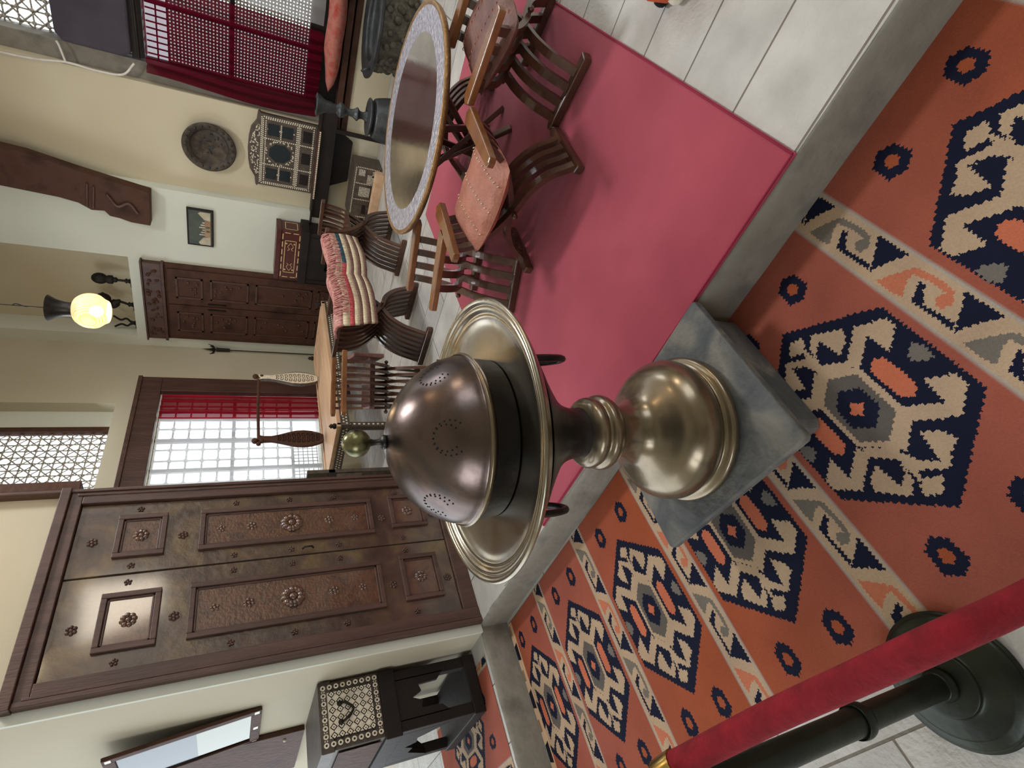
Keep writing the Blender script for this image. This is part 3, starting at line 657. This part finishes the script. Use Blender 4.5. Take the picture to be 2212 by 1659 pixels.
for x in (.50, 1.49): MB().ball((x, .757, zt+.70), .032, 8).ball((x, .757, zt+.635), .028, 8).ball((x-.04, .757, zt+.665), .024, 8).build('hoop_finial', 'dark_oak', db)

# chest-like inlaid armchair glimpsed beyond the door edge
ac = thing('inlaid_armchair', (2.62, 3.95, ZP), 'dark inlaid wooden armchair half hidden behind the great door edge', 'chair')
MB().box(0, .04, 0, .04, 0, .62).build('front_leg', 'black_wood', ac, .004)
MB().box(.0, .5, 0, .04, .56, .62).build('arm', 'black_wood', ac, .004)
MB().prism([(.04, .56), (.04, .40), (.10, .46), (.18, .38), (.26, .30), (.38, .36), (.5, .30), (.5, .56)], .01, .03, 'xz').build('side_panel', 'inlay_ground', ac)
MB().box(.46, .5, 0, .5, 0, .8).build('back', 'inlay_ground', ac, .004)

# ================================================================ back wall: cupboard, statuettes, spear, painting, carved board
cb = thing('carved_cupboard', (XW, 3.99, ZP), 'tall narrow carved brown cupboard with two doors under a carved cornice on the white wall', 'cupboard')
H = 2.60-ZP
MB().box(-.05, -.001, 0, 1.10, 0, 2.19).build('body', 'dark_oak', cb, .004)
MB().box(-.085, -.001, -.015, 1.115, 2.19, 2.22).box(-.07, -.001, 0, 1.10, 2.22, 2.40).box(-.09, -.001, -.02, 1.12, 2.40, H).build('cornice', 'door_frame_wood', cb, .005)
m = MB(); rr = random.Random(2)
for k in range(46): m.ball((-.071, .08+rr.random()*.95, 2.25+rr.random()*.12), .012+rr.random()*.01, 5)
m.build('cornice_carving', 'dark_oak', cb)
for k, (ya, yb) in enumerate(((.05, .545), (.555, 1.05))):
    dr = MB().box(-.065, -.05, ya, yb, .05, 2.16).build('door', 'dark_oak', cb, .003); m = MB()
    for za, zb in ((1.80, 2.08), (1.30, 1.72), (.55, 1.22), (.12, .48)):
        w = .02; m.box(-.076, -.065, ya+.10, ya+.10+w, za, zb).box(-.076, -.065, yb-.10-w, yb-.10, za, zb).box(-.076, -.065, ya+.10, yb-.10, zb-w, zb).box(-.076, -.065, ya+.10, yb-.10, za, za+w)
        for q_ in range(7): m.ball((-.067, ya+.16+rr.random()*.17, za+.05+rr.random()*(zb-za-.1)), .016, 5)
    m.build('carving', 'door_frame_wood', dr)
    MB().box(-.08, -.065, (.50 if k == 0 else .585), (.515 if k == 0 else .60), 1.55, 1.75).build('handle', 'iron', dr)
def statuette(y, hgt, lean, kind, label):
    t = thing('statuette', (XW+.10, y, 2.7135), label, 'statuette', group='dark figures in the wall niche')
    MB().lathe([(.0001, 0), (.075, 0), (.078, .012), (.03, .02), (.02, .05), (.032, .06), (.02, .075), (.0001, .076)], 16).build('base', 'iron', t)
    m = MB(); s_ = hgt
    if kind == 'bird':
        m.tube(cr([(0, 0, .07), (0, lean*.3, .07+s_*.25), (0, lean*.2, .07+s_*.38), (0, -lean*.2, .07+s_*.55), (0, lean*.6, .07+s_*.8), (0, lean, .07+s_)], 5), [.014]*6+[.03]*5+[.05]*5+[.042]*4+[.06]*4+[.01]*2, 10)
        m.ball((0, lean*.6, .07+s_*.82), .065, 8, 0, 1.25)
        if lean > .01: m.tube(cr([(0, .02, .18), (0, .09, .28), (0, .10, .36), (0, .10, .42)], 4), [.02]*12+[.006], 8)
    else:
        for a in (-.06, .05): m.tube(cr([(0, 0, .06), (0, a, .11), (0, a*.6, .17), (0, a*1.5, .24)], 5), .012, 8)
    m.build('figure', 'iron', t)
statuette(4.38, .30, -.005, 'bird', 'dark bird-shaped figure on a slim foot at the right end of the wall niche')
statuette(4.72, .30, -.10, 'bird', 'dark leaf-tailed figure in the middle of the wall niche')
statuette(5.00, .2, 0, 'branch', 'small dark branching figure in the niche just below the hanging lamp')
sp = thing('spear', (6.24, 5.235, ZP), 'thin iron spear with a flared star head leaning in the wall corner', 'spear')
MB().tube([(0, 0, 0), (0, 0, 1.52)], .007, 8).build('shaft', 'iron', sp)
m = MB().tube([(0, 0, 1.50), (0, 0, 1.66)], [.022, .026], 8).lathe([(.001, 1.66), (.02, 1.70), (.012, 1.74), (.0005, 1.83)], 8)
for k in range(5): t = 2*PI*k/5; m.tube([(0, 0, 1.68), (.05*math.cos(t), .05*math.sin(t), 1.70), (.075*math.cos(t), .075*math.sin(t), 1.76)], [.012, .012, .001], 6)
m.build('head', 'iron', sp)
# painting
pt_ = thing('framed_painting', (XW, 3.25, 1.86), 'small dark-framed painting of pale houses under a green sky on the white wall', 'picture')
w_, h_ = .455, .26
MB().box(-.028, -.001, 0, w_, 0, h_).build('frame', 'black_wood', pt_, .003)
m = MB().box(-.030, -.028, .018, w_-.018, .018, h_-.018, 0).box(-.0305, -.030, .06, w_-.06, .10, h_-.03, 1)
m.prism([(.03, .03), (.03, .13), (.05, .15), (.12, .09), (.13, .03)], -.0315, -.0305, 'yz', 2).prism([(.33, .03), (.34, .10), (.41, .15), (.435, .13), (.435, .03)], -.0315, -.0305, 'yz', 2)
m.box(-.0312, -.0305, .13, .33, .03, .085, 3).box(-.0318, -.0312, .20, .22, .035, .075, 1).box(-.0318, -.0312, .25, .27, .035, .07, 0)
for k in range(6): m.box(-.0316, -.0305, .15+k*.03, .165+k*.03, .085, .11+.015*(k % 3), 2)
m.build('canvas', ['painting_dark', 'painting_green', 'painting_light', 'painting_sand'], pt_)
# carved corbel board hanging at the edge of the pier
m = MB(); prof = [(2.78, CEIL), (2.90, 3.40), (2.98, 3.05), (3.03, 2.80), (3.10, 2.43), (3.48, 2.45), (3.47, 2.62), (3.44, 2.72), (3.43, 2.80), (3.38, 2.84), (3.39, 2.95), (3.33, 3.05), (3.30, 3.20), (3.27, 3.6), (3.2, CEIL)]
m.prism(prof, XW-.13, XW-.005, 'yz')
cbd = m.build('carved_board', 'dark_oak', None, .006); tag(cbd, 'dark carved wooden ceiling bracket hanging down the white wall edge', 'bracket')
m = MB().tube(cr([(XW-.135, 3.35, 2.55), (XW-.14, 3.25, 2.62), (XW-.14, 3.30, 2.72), (XW-.14, 3.18, 2.80)], 5), .016, 6).tube([(XW-.135, 3.12, 2.9), (XW-.135, 3.36, 2.93)], .012, 6).tube([(XW-.135, 3.10, 2.95), (XW-.135, 3.35, 2.98)], .012, 6)
m.build('carving', 'door_frame_wood', cbd)

# wooden post and beam beyond the door edge
struct('trim_3', MB().box(2.30, 2.36, YD-.04, YD+.14, 2.30, CEIL), 'dark_oak', .004)

# ================================================================ warm wall: plate, mirror shelf, console, stool
pl = thing('wall_plate', (XK-.03, 2.572, 1.893), 'round dark engraved metal plate hung on the yellowish wall', 'plate')
prof = [(.0001, .012), (.165, .012), (.175, .018), (.185, .035), (.245, .045), (.252, .040), (.250, .030), (.17, .0), (.0001, 0)]
m = MB(); m.lathe(prof, 48); m.v = [(-z, x, y) for x, y, z in m.v]; m.build('dish', 'plate_metal', pl)
m = MB(); rr = random.Random(9)
for k in range(20): t = 2*PI*k/20; m.ball((-.042, .215*math.cos(t), .215*math.sin(t)), .012, 5)
for k in range(30): t = rr.random()*6.28; r = rr.random()*.14; m.ball((-.012, r*math.cos(t), r*math.sin(t)-.02), .009, 4)
m.build('embossing', 'patina', pl)
ms = thing('mirror_shelf', (XK, 2.49, .86), 'mother-of-pearl inlaid wall mirror shelf with scalloped crest and octagonal mirror', 'shelf')
W2 = .385
MB().prism([(-W2, 0), (W2, 0), (W2, .56), (W2+.02, .575), (W2, .59), (.30, .60), (.22, .65), (.12, .668), (0, .675), (-.12, .668), (-.22, .65), (-.30, .60), (-W2, .59), (-W2-.02, .575), (-W2, .56)], -.06, -.001, 'yz').build('back_panel', 'inlay_ground', ms, .003)
m = MB()
def bead_line(m, a, b, n, r=.006, x=-.063):
    for k in range(n):
        t = (k+.5)/n; y = a[0]+(b[0]-a[0])*t; z = a[1]+(b[1]-a[1])*t; m.box(x-.001, x+.003, y-r, y+r, z-r, z+r)
for (a, b, n) in (((-.345, .535), (.345, .535), 34), ((-.345, .185), (.345, .185), 34), ((-.345, .035), (.345, .035), 30), ((-.345, .05), (-.345, .52), 22), ((.345, .05), (.345, .52), 22), ((-.24, .22), (-.24, .50), 12), ((.24, .22), (.24, .50), 12), ((-.36, .55), (.36, .55), 34), ((-.36, .02), (-.36, .54), 24), ((.36, .02), (.36, .54), 24), ((-.33, .20), (.33, .20), 30), ((-.33, .17), (.33, .17), 30), ((-.14, .20), (-.14, .53), 16), ((.14, .20), (.14, .53), 16), ((-.33, .51), (.33, .51), 30), ((-.31, .36), (-.15, .36), 8), ((.15, .36), (.31, .36), 8), ((-.14, .02), (-.14, .17), 8), ((.14, .02), (.14, .17), 8)): bead_line(m, a, b, n)
rr = random.Random(5)
for k in range(110):
    y = rr.uniform(-.26, .26); z = .565+rr.random()*.09*max(0, 1-(y/.3)**2)
    m.box(-.064, -.060, y-.006, y+.006, z-.004, z+.006)
for k in range(60):
    t = rr.random()*6.28; r = .115+rr.random()*.03; y, z = r*math.cos(t), .36+r*math.sin(t)*1.1
    if abs(y) < .13 and abs(z-.36) < .14: m.box(-.064, -.060, y-.006, y+.006, z-.006, z+.006)
m.build('pearl_inlay', 'pearl', ms)
oc = [(.102*math.cos(PI/8+k*PI/4), .36+.115*math.sin(PI/8+k*PI/4)) for k in range(8)]
MB().prism(oc, -.0655, -.06, 'yz').build('octagonal_mirror', 'dark_glass', ms)
for y in (-.30, .18):
    for z in (.24, .38): MB().box(-.065, -.06, y, y+.12, z, z+.11).build('mirror_pane', 'dark_glass', ms)
for y in (-.30, -.06, .18): MB().box(-.064, -.06, y, y+.12, .05, .14).build('niche_opening', 'black_wood', ms)
sh = MB().box(-.20, -.001, -W2, W2, -.03, 0).build('shelf_board', 'dark_oak', ms, .003)
m = MB(); bead_line(m, (-W2, -.015), (W2, -.015), 36, .007, -.203); m.build('pearl_edge', 'pearl', sh)
cs = thing('wall_console', (XK, 2.50, ZP), 'dark wooden console with side wings and thin legs under the mirror shelf', 'console')
MB().box(-.16, -.001, -.60, .62, .50, .66).build('apron', 'black_wood', cs, .004)
MB().box(-.18, -.001, -.64, .70, .655, .675).build('top_board', 'black_wood', cs, .003)
for y in (-.42, .56): MB().box(-.16, -.12, y-.02, y+.02, 0, .50).build('leg', 'black_wood', cs, .003)
MB().prism([(-.30, .30), (.15, .30), (.25, .50), (-.42, .50)], -.05, -.001, 'yz').build('bracket', 'black_wood', cs)
so = thing('inlaid_stool', (6.14, 2.60, ZP), 'low box-shaped stool with pearl inlay squares standing under the mirror shelf', 'stool')
MB().box(-.14, .14, -.31, .31, 0, .30).build('body', 'inlay_ground', so, .004); m = MB()
for z in (.02, .28): bead_line(m, (-.29, z), (.29, z), 30, .005, -.143)
for y in (-.29, -.11, .08, .29): bead_line(m, (y, .03), (y, .27), 13, .005, -.143)
m.build('pearl_inlay', 'pearl', so)
MB().box(-.144, -.14, -.27, -.20, .18, .25).box(-.144, -.14, -.22, -.12, .05, .15).box(-.144, -.14, -.07, .04, .10, .22).box(-.144, -.14, -.27, -.2, .04, .1).build('plain_panel', 'mosaic', so)
MB().box(-.145, -.14, .14, .25, .12, .16).build('dark_slot', 'black_wood', so)
pk = MB().box(5.86, 5.96, 2.30, 2.98, ZP+.0, ZP+.09).build('pale_plank', 'tan_wood', None, .004); tag(pk, 'pale bare wooden beam lying on the floor in front of the inlaid stool', 'plank')

# chest on stand beside the cupboard
def inlaid_chest(name, x0, x1, y0, y1, z0, z1, label, red):
    t = thing(name, (x0, y0, z0), label, 'chest')
    w, dd, h = x1-x0, y1-y0, z1-z0
    MB().box(0, w, 0, dd, 0, h*.80).build('body', 'red_inlay' if red else 'inlay_ground', t, .004)
    MB().box(-.008, w+.006, -.008, dd+.006, h*.80, h).build('lid', 'red_inlay' if red else 'inlay_ground', t, .004)
    return t
rc = inlaid_chest('inlaid_chest', 6.02, 6.27, 3.22, 3.86, .945, 1.215, 'red-brown inlaid chest on a dark arched stand between the yellow wall and the cupboard', True)
m = MB()
def rect_y(m, x, ya, yb, za, zb, w): m.box(x-.002, x, ya, yb, za, za+w).box(x-.002, x, ya, yb, zb-w, zb).box(x-.002, x, ya, ya+w, za, zb).box(x-.002, x, yb-w, yb, za, zb)
rect_y(m, -.001, .12, .55, .05, .175, .007)
for k in range(6): m.box(-.003, -.001, .04+k*.10, .11+k*.10, .012, .022).box(-.003, -.001, .04+k*.10, .11+k*.10, .195, .205)
for z in (.03, .12): m.box(-.003, -.001, .02, .028, z, z+.06).box(-.003, -.001, .61, .618, z, z+.06)
for y in (.16, .51):
    for z in (.07, .155): m.ball((-.003, y, z), .010, 6)
for sy, y in ((1, .2), (-1, .47)): m.tube(cr([(-.003, y-sy*.05, .11), (-.003, y, .14), (-.003, y+sy*.03, .12), (-.003, y+sy*.05, .14)], 4), .003, 5).tube(cr([(-.003, y-sy*.05, .11), (-.003, y, .08), (-.003, y+sy*.03, .10), (-.003, y+sy*.05, .08)], 4), .003, 5)
m.box(.04, .21, -.003, -.001, .04, .048).box(.04, .21, -.003, -.001, .17, .178).box(.04, .048, -.003, -.001, .04, .178).box(.202, .21, -.003, -.001, .04, .178)
m.build('gold_inlay', 'pearl_gold', rc)
def arch_stand(name, x0, x1, y0, y1, h, label):
    t = thing(name, (x0, y0, ZP+.006), label, 'stand'); w, dd = x1-x0, y1-y0
    MB().box(-.02, w+.01, -.02, dd+.02, h-.09, h).build('top', 'black_wood', t, .005)
    for x in (0, w-.06):
        for y in (0, dd-.06): MB().box(x, x+.06, y, y+.06, 0, h-.09).build('leg', 'black_wood', t, .005)
    def sp_(L_): return [(.05, h-.09), (.05, h*.35), (.09, h*.42), (L_*.30, h*.62), (L_*.42, h*.60), (L_*.5, h*.70), (L_*.58, h*.60), (L_*.70, h*.62), (L_-.09, h*.42), (L_-.05, h*.35), (L_-.05, h-.09)]
    MB().prism(sp_(w), .0, .025, 'xz').prism(sp_(w), dd-.025, dd, 'xz').prism(sp_(dd), 0, .025, 'yz').prism(sp_(dd), w-.025, w, 'yz').build('arched_panel', 'black_wood', t)
    MB().box(-.01, w, -.01, dd+.01, 0, .07).build('base_board', 'black_wood', t, .005)
    return t
arch_stand('arched_stand', 6.0, 6.28, 3.20, 3.88, .765, 'black wooden stand with ogee arches carrying the red-brown inlaid chest')
# left foreground chest on stand
x0, x1, y0, y1, z0, z1 = .785, 1.115, 3.29, 3.95, .765, 1.095
lc = inlaid_chest('inlaid_chest', x0, x1, y0, y1, z0, z1, 'chest covered in pearl circles and diamonds on the carved stand by the mirror wall', False)
w, h = x1-x0, z1-z0; m = MB(); dk = MB()
m.box(.055, w-.055, -.0095, -.0085, .05, h-.045)
n1, n2 = 8, 8
def disc(mb, x, z, r, y=-.0105, mi=0, n=12): mb.add([(x+r*math.cos(2*PI*k/n), y, z+r*math.sin(2*PI*k/n)) for k in range(n)], [tuple(range(n))], mi)
for k in range(n1):
    x = .028+(w-.056)*k/(n1-1)
    for z in (.026, h-.026): disc(m, x, z, .0135); disc(dk, x, z, .0055, -.0112)
for k in range(1, n2):
    z = .026+(h-.052)*k/n2
    for x in (.028, w-.028): disc(m, x, z, .0135); disc(dk, x, z, .0055, -.0112)
for k in range(n1-1):
    x = .028+(w-.056)*(k+.5)/(n1-1)
    for z in (.020, .032, h-.020, h-.032): disc(m, x, z, .0035)
def dia(mb, x, z, r, y): mb.add([(x-r, y, z), (x, y, z-r), (x+r, y, z), (x, y, z+r)], [(0, 1, 2, 3)])
cnt = 5; stp = (w-.13)/cnt
for i in range(cnt+1):
    for j in range(6):
        x = .065+stp*i+(0); z = .062+stp*1.0*j
        if z < h-.06:
            dia(dk, x, z, .0195, -.0102); dia(m, x, z, .0130, -.0108); dia(dk, x, z, .004, -.0112)
        x2, z2 = x+stp/2, z+stp/2
        if i < cnt and z2 < h-.06: dia(m, x2, z2, .0170, -.0100)
m.build('pearl_inlay', 'pearl', lc); dk.build('dark_inlay', 'black_wood', lc)
MB().tube(cr([(.12, -.012, h*.66), (.125, -.03, h*.60), (.165, -.035, h*.48), (.205, -.03, h*.60), (.21, -.012, h*.66)], 5), .007, 8).ball((.12, -.014, h*.68), .014, 6).ball((.21, -.014, h*.68), .014, 6).build('handle', 'iron', lc)
MB().box(-.010, -.007, .03, .62, .02, h*.74).build('side_panel', 'dark_oak', lc)
arch_stand('carved_stand', .785, 1.10, 3.29, 3.97, .585, 'black carved stand with ogee cut-outs under the diamond-inlaid chest')

# wall mirror and shutter on the left wall
mr = thing('wall_mirror', (1.127, 3.72, 1.36), 'tall wooden-framed wall mirror tilted forward, split into two panes', 'mirror')
mr.rotation_euler = (0, -math.radians(6), 0)
m = MB().box(-.02, 0, -.265, -.215, 0, .70).box(-.02, 0, .215, .265, 0, .70).box(-.02, 0, -.215, .215, 0, .05).box(-.02, 0, -.215, .215, .65, .70)
m.build('frame', 'dark_oak', mr, .004)
MB().box(-.010, -.004, -.215, .215, .05, .31).build('lower_pane', 'mirror_glass', mr); MB().box(-.010, -.004, -.215, .215, .31, .65).build('upper_pane', 'dark_glass', mr)
m = MB()
for y in (-.24, 0, .24):
    for z in (.025, .675): m.box(-.0215, -.02, y-.018, y+.018, z-.012, z+.012)
m.build('pearl_inlay', 'pearl', mr)
stt = thing('wooden_shutter', (1.128, 3.95, 1.10), 'dark plank shutter on the wall between the mirror and the diamond-inlaid chest', 'shutter')
MB().box(-.03, -.001, 0, .8, 0, 1.1).build('leaf', 'dark_oak', stt, .004)
MB().ball((-.034, .10, .11), .010, 6).build('knob', 'pearl', stt)

# ================================================================ windows
def lattice(x0, x1, z0, z1, y, cell, r, axis='x', ballr=0, diag=False):
    m = MB()
    def P(a, z): return (a, y, z) if axis == 'x' else (y, a, z)
    n = int(round((x1-x0)/cell)); k_ = int(round((z1-z0)/cell))
    if diag:
        Lx, Lz = x1-x0, z1-z0; c = -Lz
        while c < Lx:
            a0 = max(0, c); b0 = min(Lx, c+Lz)
            if b0 > a0: m.tube([P(x0+a0, z0+a0-c), P(x0+b0, z0+b0-c)], r, 4, cap=False); m.tube([P(x0+a0, z1-(a0-c)), P(x0+b0, z1-(b0-c))], r, 4, cap=False)
            c += cell*1.4
    for i in range(n+1): a = x0+(x1-x0)*i/n; m.tube([P(a, z0), P(a, z1)], r, 5, cap=False)
    for j in range(k_+1): z = z0+(z1-z0)*j/k_; m.tube([P(x0, z), P(x1, z)], r, 5, cap=False)
    if ballr:
        for i in range(n+1):
            for j in range(k_+1):
                p = P(x0+(x1-x0)*i/n, z0+(z1-z0)*j/k_); m.ball(p, ballr, 4)
    return m
def curtain(x0, x1, z0, z1, y, folds, amp, axis='x', seed=1, z_amp=.0):
    n = 90; rows = 12; m = MB(); rr = random.Random(seed); ph = [rr.random()*6.28 for _ in range(3)]; vs = []
    for j in range(rows+1):
        z = z0+(z1-z0)*j/rows
        for i in range(n+1):
            t = i/n; o = amp*(math.sin(t*folds*2*PI+ph[0]+.3*math.sin(j*.5))+.45*math.sin(t*folds*4.3*PI+ph[1]))
            a = x0+(x1-x0)*t+z_amp*math.sin(j*.4)*(t); vs.append((a, y+o, z) if axis == 'x' else (y+o, a, z))
    fs = [(j*(n+1)+i, j*(n+1)+i+1, (j+1)*(n+1)+i+1, (j+1)*(n+1)+i) for j in range(rows) for i in range(n)]
    return m.add(vs, fs, 0, True)
# far window, frame trim
w1 = MB().box(3.2, 5.65, YF-.05, YF+.02, 2.38, 2.615).box(5.41, 5.65, YF-.05, YF+.02, ZP, 2.38).box(3.2, 5.65, YF-.07, YF, 2.58, 2.625)
w1o = struct('window_1', w1, 'door_frame_wood', .006)
lattice(3.2, 5.41, .95, 2.37, YF+.12, .155, .010, 'x', .026).build('window_lattice', 'mosaic', w1o)
lattice(3.9, 4.75, .66, .93, YF+.12, .05, .006, 'x', .010).build('window_lattice', 'mosaic', w1o)
m = MB()
for x in (3.9, 4.32, 4.75, 5.1): m.box(x-.018, x+.018, YF+.10, YF+.14, .62, 2.38)
m.box(3.2, 5.42, YF+.10, YF+.14, 1.58, 1.61).box(3.2, 5.42, YF+.10, YF+.14, .93, .955).build('window_frame', 'dark_oak', w1o)
cu = curtain(5.02, 5.40, .60, 2.36, YF-.0, 4, .035, 'x', 3).build('red_curtain', 'thick_red'); tag(cu, 'narrow crimson curtain hanging at the right side of the far window', 'curtain')
cu = curtain(3.2, 5.02, .60, 2.36, YF+.03, 22, .018, 'x', 5).build('sheer_curtain', 'sheer_white'); tag(cu, 'white sheer curtain over the bright far window lattice', 'curtain')
w2 = MB().box(3.2, 4.98, YF+.15, YF+.2, uz0, uz0+.03).box(4.93, 4.99, YF+.12, YF+.2, uz0, uz1).box(4.03, 4.12, YF+.12, YF+.2, uz0, uz1)
w2o = struct('window_2', w2, 'dark_oak', .004)
lattice(3.2, 4.95, uz0, uz1, YF+.18, .085, .007, 'x', .015, True).build('window_lattice', 'mosaic', w2o)
struct('wall_reveal', MB().box(4.99, 5.26, YF+.14, YF+.24, uz0, uz1), 'plaster_lit')
# big window on the right
struct('trim_4', MB().box(XK+.10, XK+.31, 1.94, 2.098, .62, 4.3), 'stone_edge')
w3 = MB().box(XK-.02, XK+.30, -1.9, 2.10, .56, .62).box(XK-.06, XK+.1, -1.9, 2.10, .64, .70)
w3o = struct('window_3', w3, 'dark_oak', .005)
lattice(-1.9, 1.98, 1.00, 2.24, XK+.26, .030, .0098, 'y').build('window_lattice', 'mosaic', w3o)
lattice(-1.9, 2.0, 3.06, 4.3, XK+.26, .10, .008, 'y', .02, True).build('window_lattice', 'mosaic', w3o)
m = MB().box(XK+.22, XK+.29, -1.9, 2.0, .60, 1.0).box(XK+.24, XK+.30, -1.9, 2.0, 2.95, 3.1).box(XK+.22, XK+.28, 1.93, 1.99, .6, 3.1)
for y in (.15, .55, 1.45): m.box(XK+.25, XK+.29, y-.02, y+.02, 1.0, 2.42)
for k in range(70): m.box(XK+.255, XK+.268, -1.85+k*.055, -1.838+k*.055, 2.24, 2.42)
for z in (2.24, 2.33): m.box(XK+.25, XK+.27, -1.9, 2.0, z, z+.012)
m.box(XK+.25, XK+.29, -1.9, 2.0, 1.68, 1.72).build('window_frame', 'black_wood', w3o)
pb = MB().prism([(-1.9, 2.52), (1.88, 2.52), (1.92, 2.60), (1.92, 3.02), (1.86, 3.08), (-1.9, 3.08)], XK+.02, XK+.24, 'yz').build('dark_valance', 'dark_cloth', None, .02); tag(pb, 'dark grey padded valance box across the top of the big right window', 'valance')
MB().prism([(-1.9, 2.42), (1.90, 2.42), (1.92, 2.52), (-1.9, 2.52)], XK+.06, XK+.24, 'yz').build('valance_rail', 'black_wood', pb)
MB().tube([(XK+.02, 1.90, 2.46), (XK+.02, 1.2, 2.475), (XK+.02, -1.8, 2.5)], .012, 6).build('curtain_rod', 'iron', pb)
cu = curtain(1.24, 2.06, .885, 2.41, XK+.04, 9, .035, 'y', 8, .03).build('red_curtain', 'sheer_red'); tag(cu, 'sheer wine-red curtain over the left half of the big right window', 'curtain')
cu = curtain(-1.5, 1.20, .885, 2.41, XK+.15, 12, .012, 'y', 9).build('sheer_curtain', 'sheer_white'); tag(cu, 'thin white curtain over the right part of the big right window', 'curtain')
cbl = MB().tube(cr([(XK-.01, 2.13, 3.9), (XK-.01, 2.12, 3.3), (XK-.01, 2.08, 3.02), (XK-.01, 2.09, 2.8), (XK-.01, 2.07, 2.6), (XK+.0, 1.95, 2.5)], 6), .010, 6).tube(cr([(XK-.01, 2.08, 3.02), (XK+.0, 1.96, 3.05), (XK+.02, 1.93, 3.07)], 4), .010, 6).build('wall_cable', 'cable'); tag(cbl, 'pale electric cable running down the edge of the big window opening', 'cable')
# sill seat cushion
cs_ = MB(); n = 30; vs = []
for i in range(n+1):
    y = -1.2+(1.75+1.2)*i/n; e = min(1, (n-i)/4)**.5*min(1, i/2+.2)
    for k in range(12):
        t = 2*PI*k/12; vs.append((XK-.02+.16*math.cos(t)*e, y, .79+.085*math.sin(t)*e+.006*math.sin(i*1.3)))
cs_.add(vs, [(i*12+k, i*12+(k+1) % 12, (i+1)*12+(k+1) % 12, (i+1)*12+k) for i in range(n) for k in range(12)], 0, True)
o = cs_.build('bolster_cushion', 'cushion_red'); tag(o, 'long red and pale bolster lying on the sill of the big right window', 'cushion')
for k, (ya, yb) in enumerate(((1.50, 1.92),)):
    pass

# ================================================================ metalware on the platform
bs = thing('carved_basin', (5.85, .92, ZP), 'big carved dark metal basin with a wide polished rim below the window', 'basin')
lathe_part('bowl', [(.30, .0), (.33, .03), (.35, .12), (.36, .25), (.37, .32), (.375, .335)], 'carved_bronze', bs)
m = MB(); rr = random.Random(12)
for k in range(90): t = rr.random()*6.28; z = .04+rr.random()*.28; r = .35+.01*z; m.ball((r*math.cos(t), r*math.sin(t), z), .022+.02*rr.random(), 5)
m.build('relief', 'carved_bronze', bs)
lathe_part('rim', [(.37, .33), (.44, .345), (.455, .365), (.445, .378), (.36, .372), (.31, .36), (.28, .30), (.02, .27)], 'patina', bs)
MB().tube(cr([(-.30, .30, .37), (-.32, .32, .42), (-.27, .35, .44)], 4), .012, 6).build('handle', 'patina', bs)
cd = thing('candlestick', (5.0, 1.48, ZP), 'large dark bell-shaped metal candlestick standing between the window and the tray table', 'candlestick')
lathe_part('bell_foot', [(.235, .0), (.225, .04), (.205, .16), (.185, .28), (.165, .36), (.15, .385), (.12, .39), (.145, .41), (.148, .43), (.05, .44)], 'patina', cd, 48)
lathe_part('stem', [(.05, .43), (.03, .47), (.035, .50), (.055, .52), (.035, .55), (.028, .60), (.05, .63), (.06, .66), (.035, .69), (.045, .74), (.05, .78), (.08, .83), (.085, .85), (.05, .855)], 'patina', cd, 32)

# hanging lamp
hl = thing('hanging_lamp', (4.2, 3.19, 2.47), 'lit amber glass hanging lamp with a flared dark metal neck on a chain', 'lamp')
lathe_part('glass_shade', [(.06, .0), (.085, .01), (.10, .035), (.13, .075), (.138, .12), (.130, .17), (.10, .215), (.07, .235), (.055, .24)], 'lamp_glass', hl, 40)
MB().ball((0, 0, .09), .045, 10).build('bulb', 'lamp_bulb', hl)
lathe_part('metal_neck', [(.058, .23), (.055, .26), (.06, .30), (.075, .345), (.098, .385), (.10, .39), (.094, .388), (.07, .34)], 'dark_metal', hl, 32)
MB().tube([(0, 0, .24), (0, 0, CEIL-2.48)], .004, 6).tube(cr([(0, 0, .50), (.02, .02, .53), (.02, .0, .58), (0, 0, .60)], 4), .004, 6).build('chain', 'iron', hl)
point('hanging_lamp_light', (4.2, 3.19, 2.42), 30, (1.0, .74, .42), .08)

# two more ceiling lamps of the same kind, above the frame
for (x, y, z, lb) in ((1.75, 2.35, 3.05, 'glass hanging lamp above the carved double door'), (2.9, -.5, 3.3, 'glass hanging lamp above the right end of the platform')):
    c = copy_tree(hl); c.location = (x, y, z+.06); c['label'] = lb

# embroidered pouffe at the picture edge
pf = thing('floor_pouffe', (2.02, -.20, ZP), 'bright orange floor pouffe with black and white patterned end, just entering the frame', 'pouffe')
m = MB(); m.lathe([(.0001, .0), (.13, .0), (.17, .03), (.18, .08), (.165, .13), (.12, .16), (.0001, .165)], 24); m.build('body', 'orange_cloth', pf)
m = MB()
for k in range(12): t = 2*PI*k/12; m.ball((.155*math.cos(t), .155*math.sin(t), .03), .03, 6, k % 2)
m.build('patterned_band', ['white_cloth', 'hole_black'], pf)
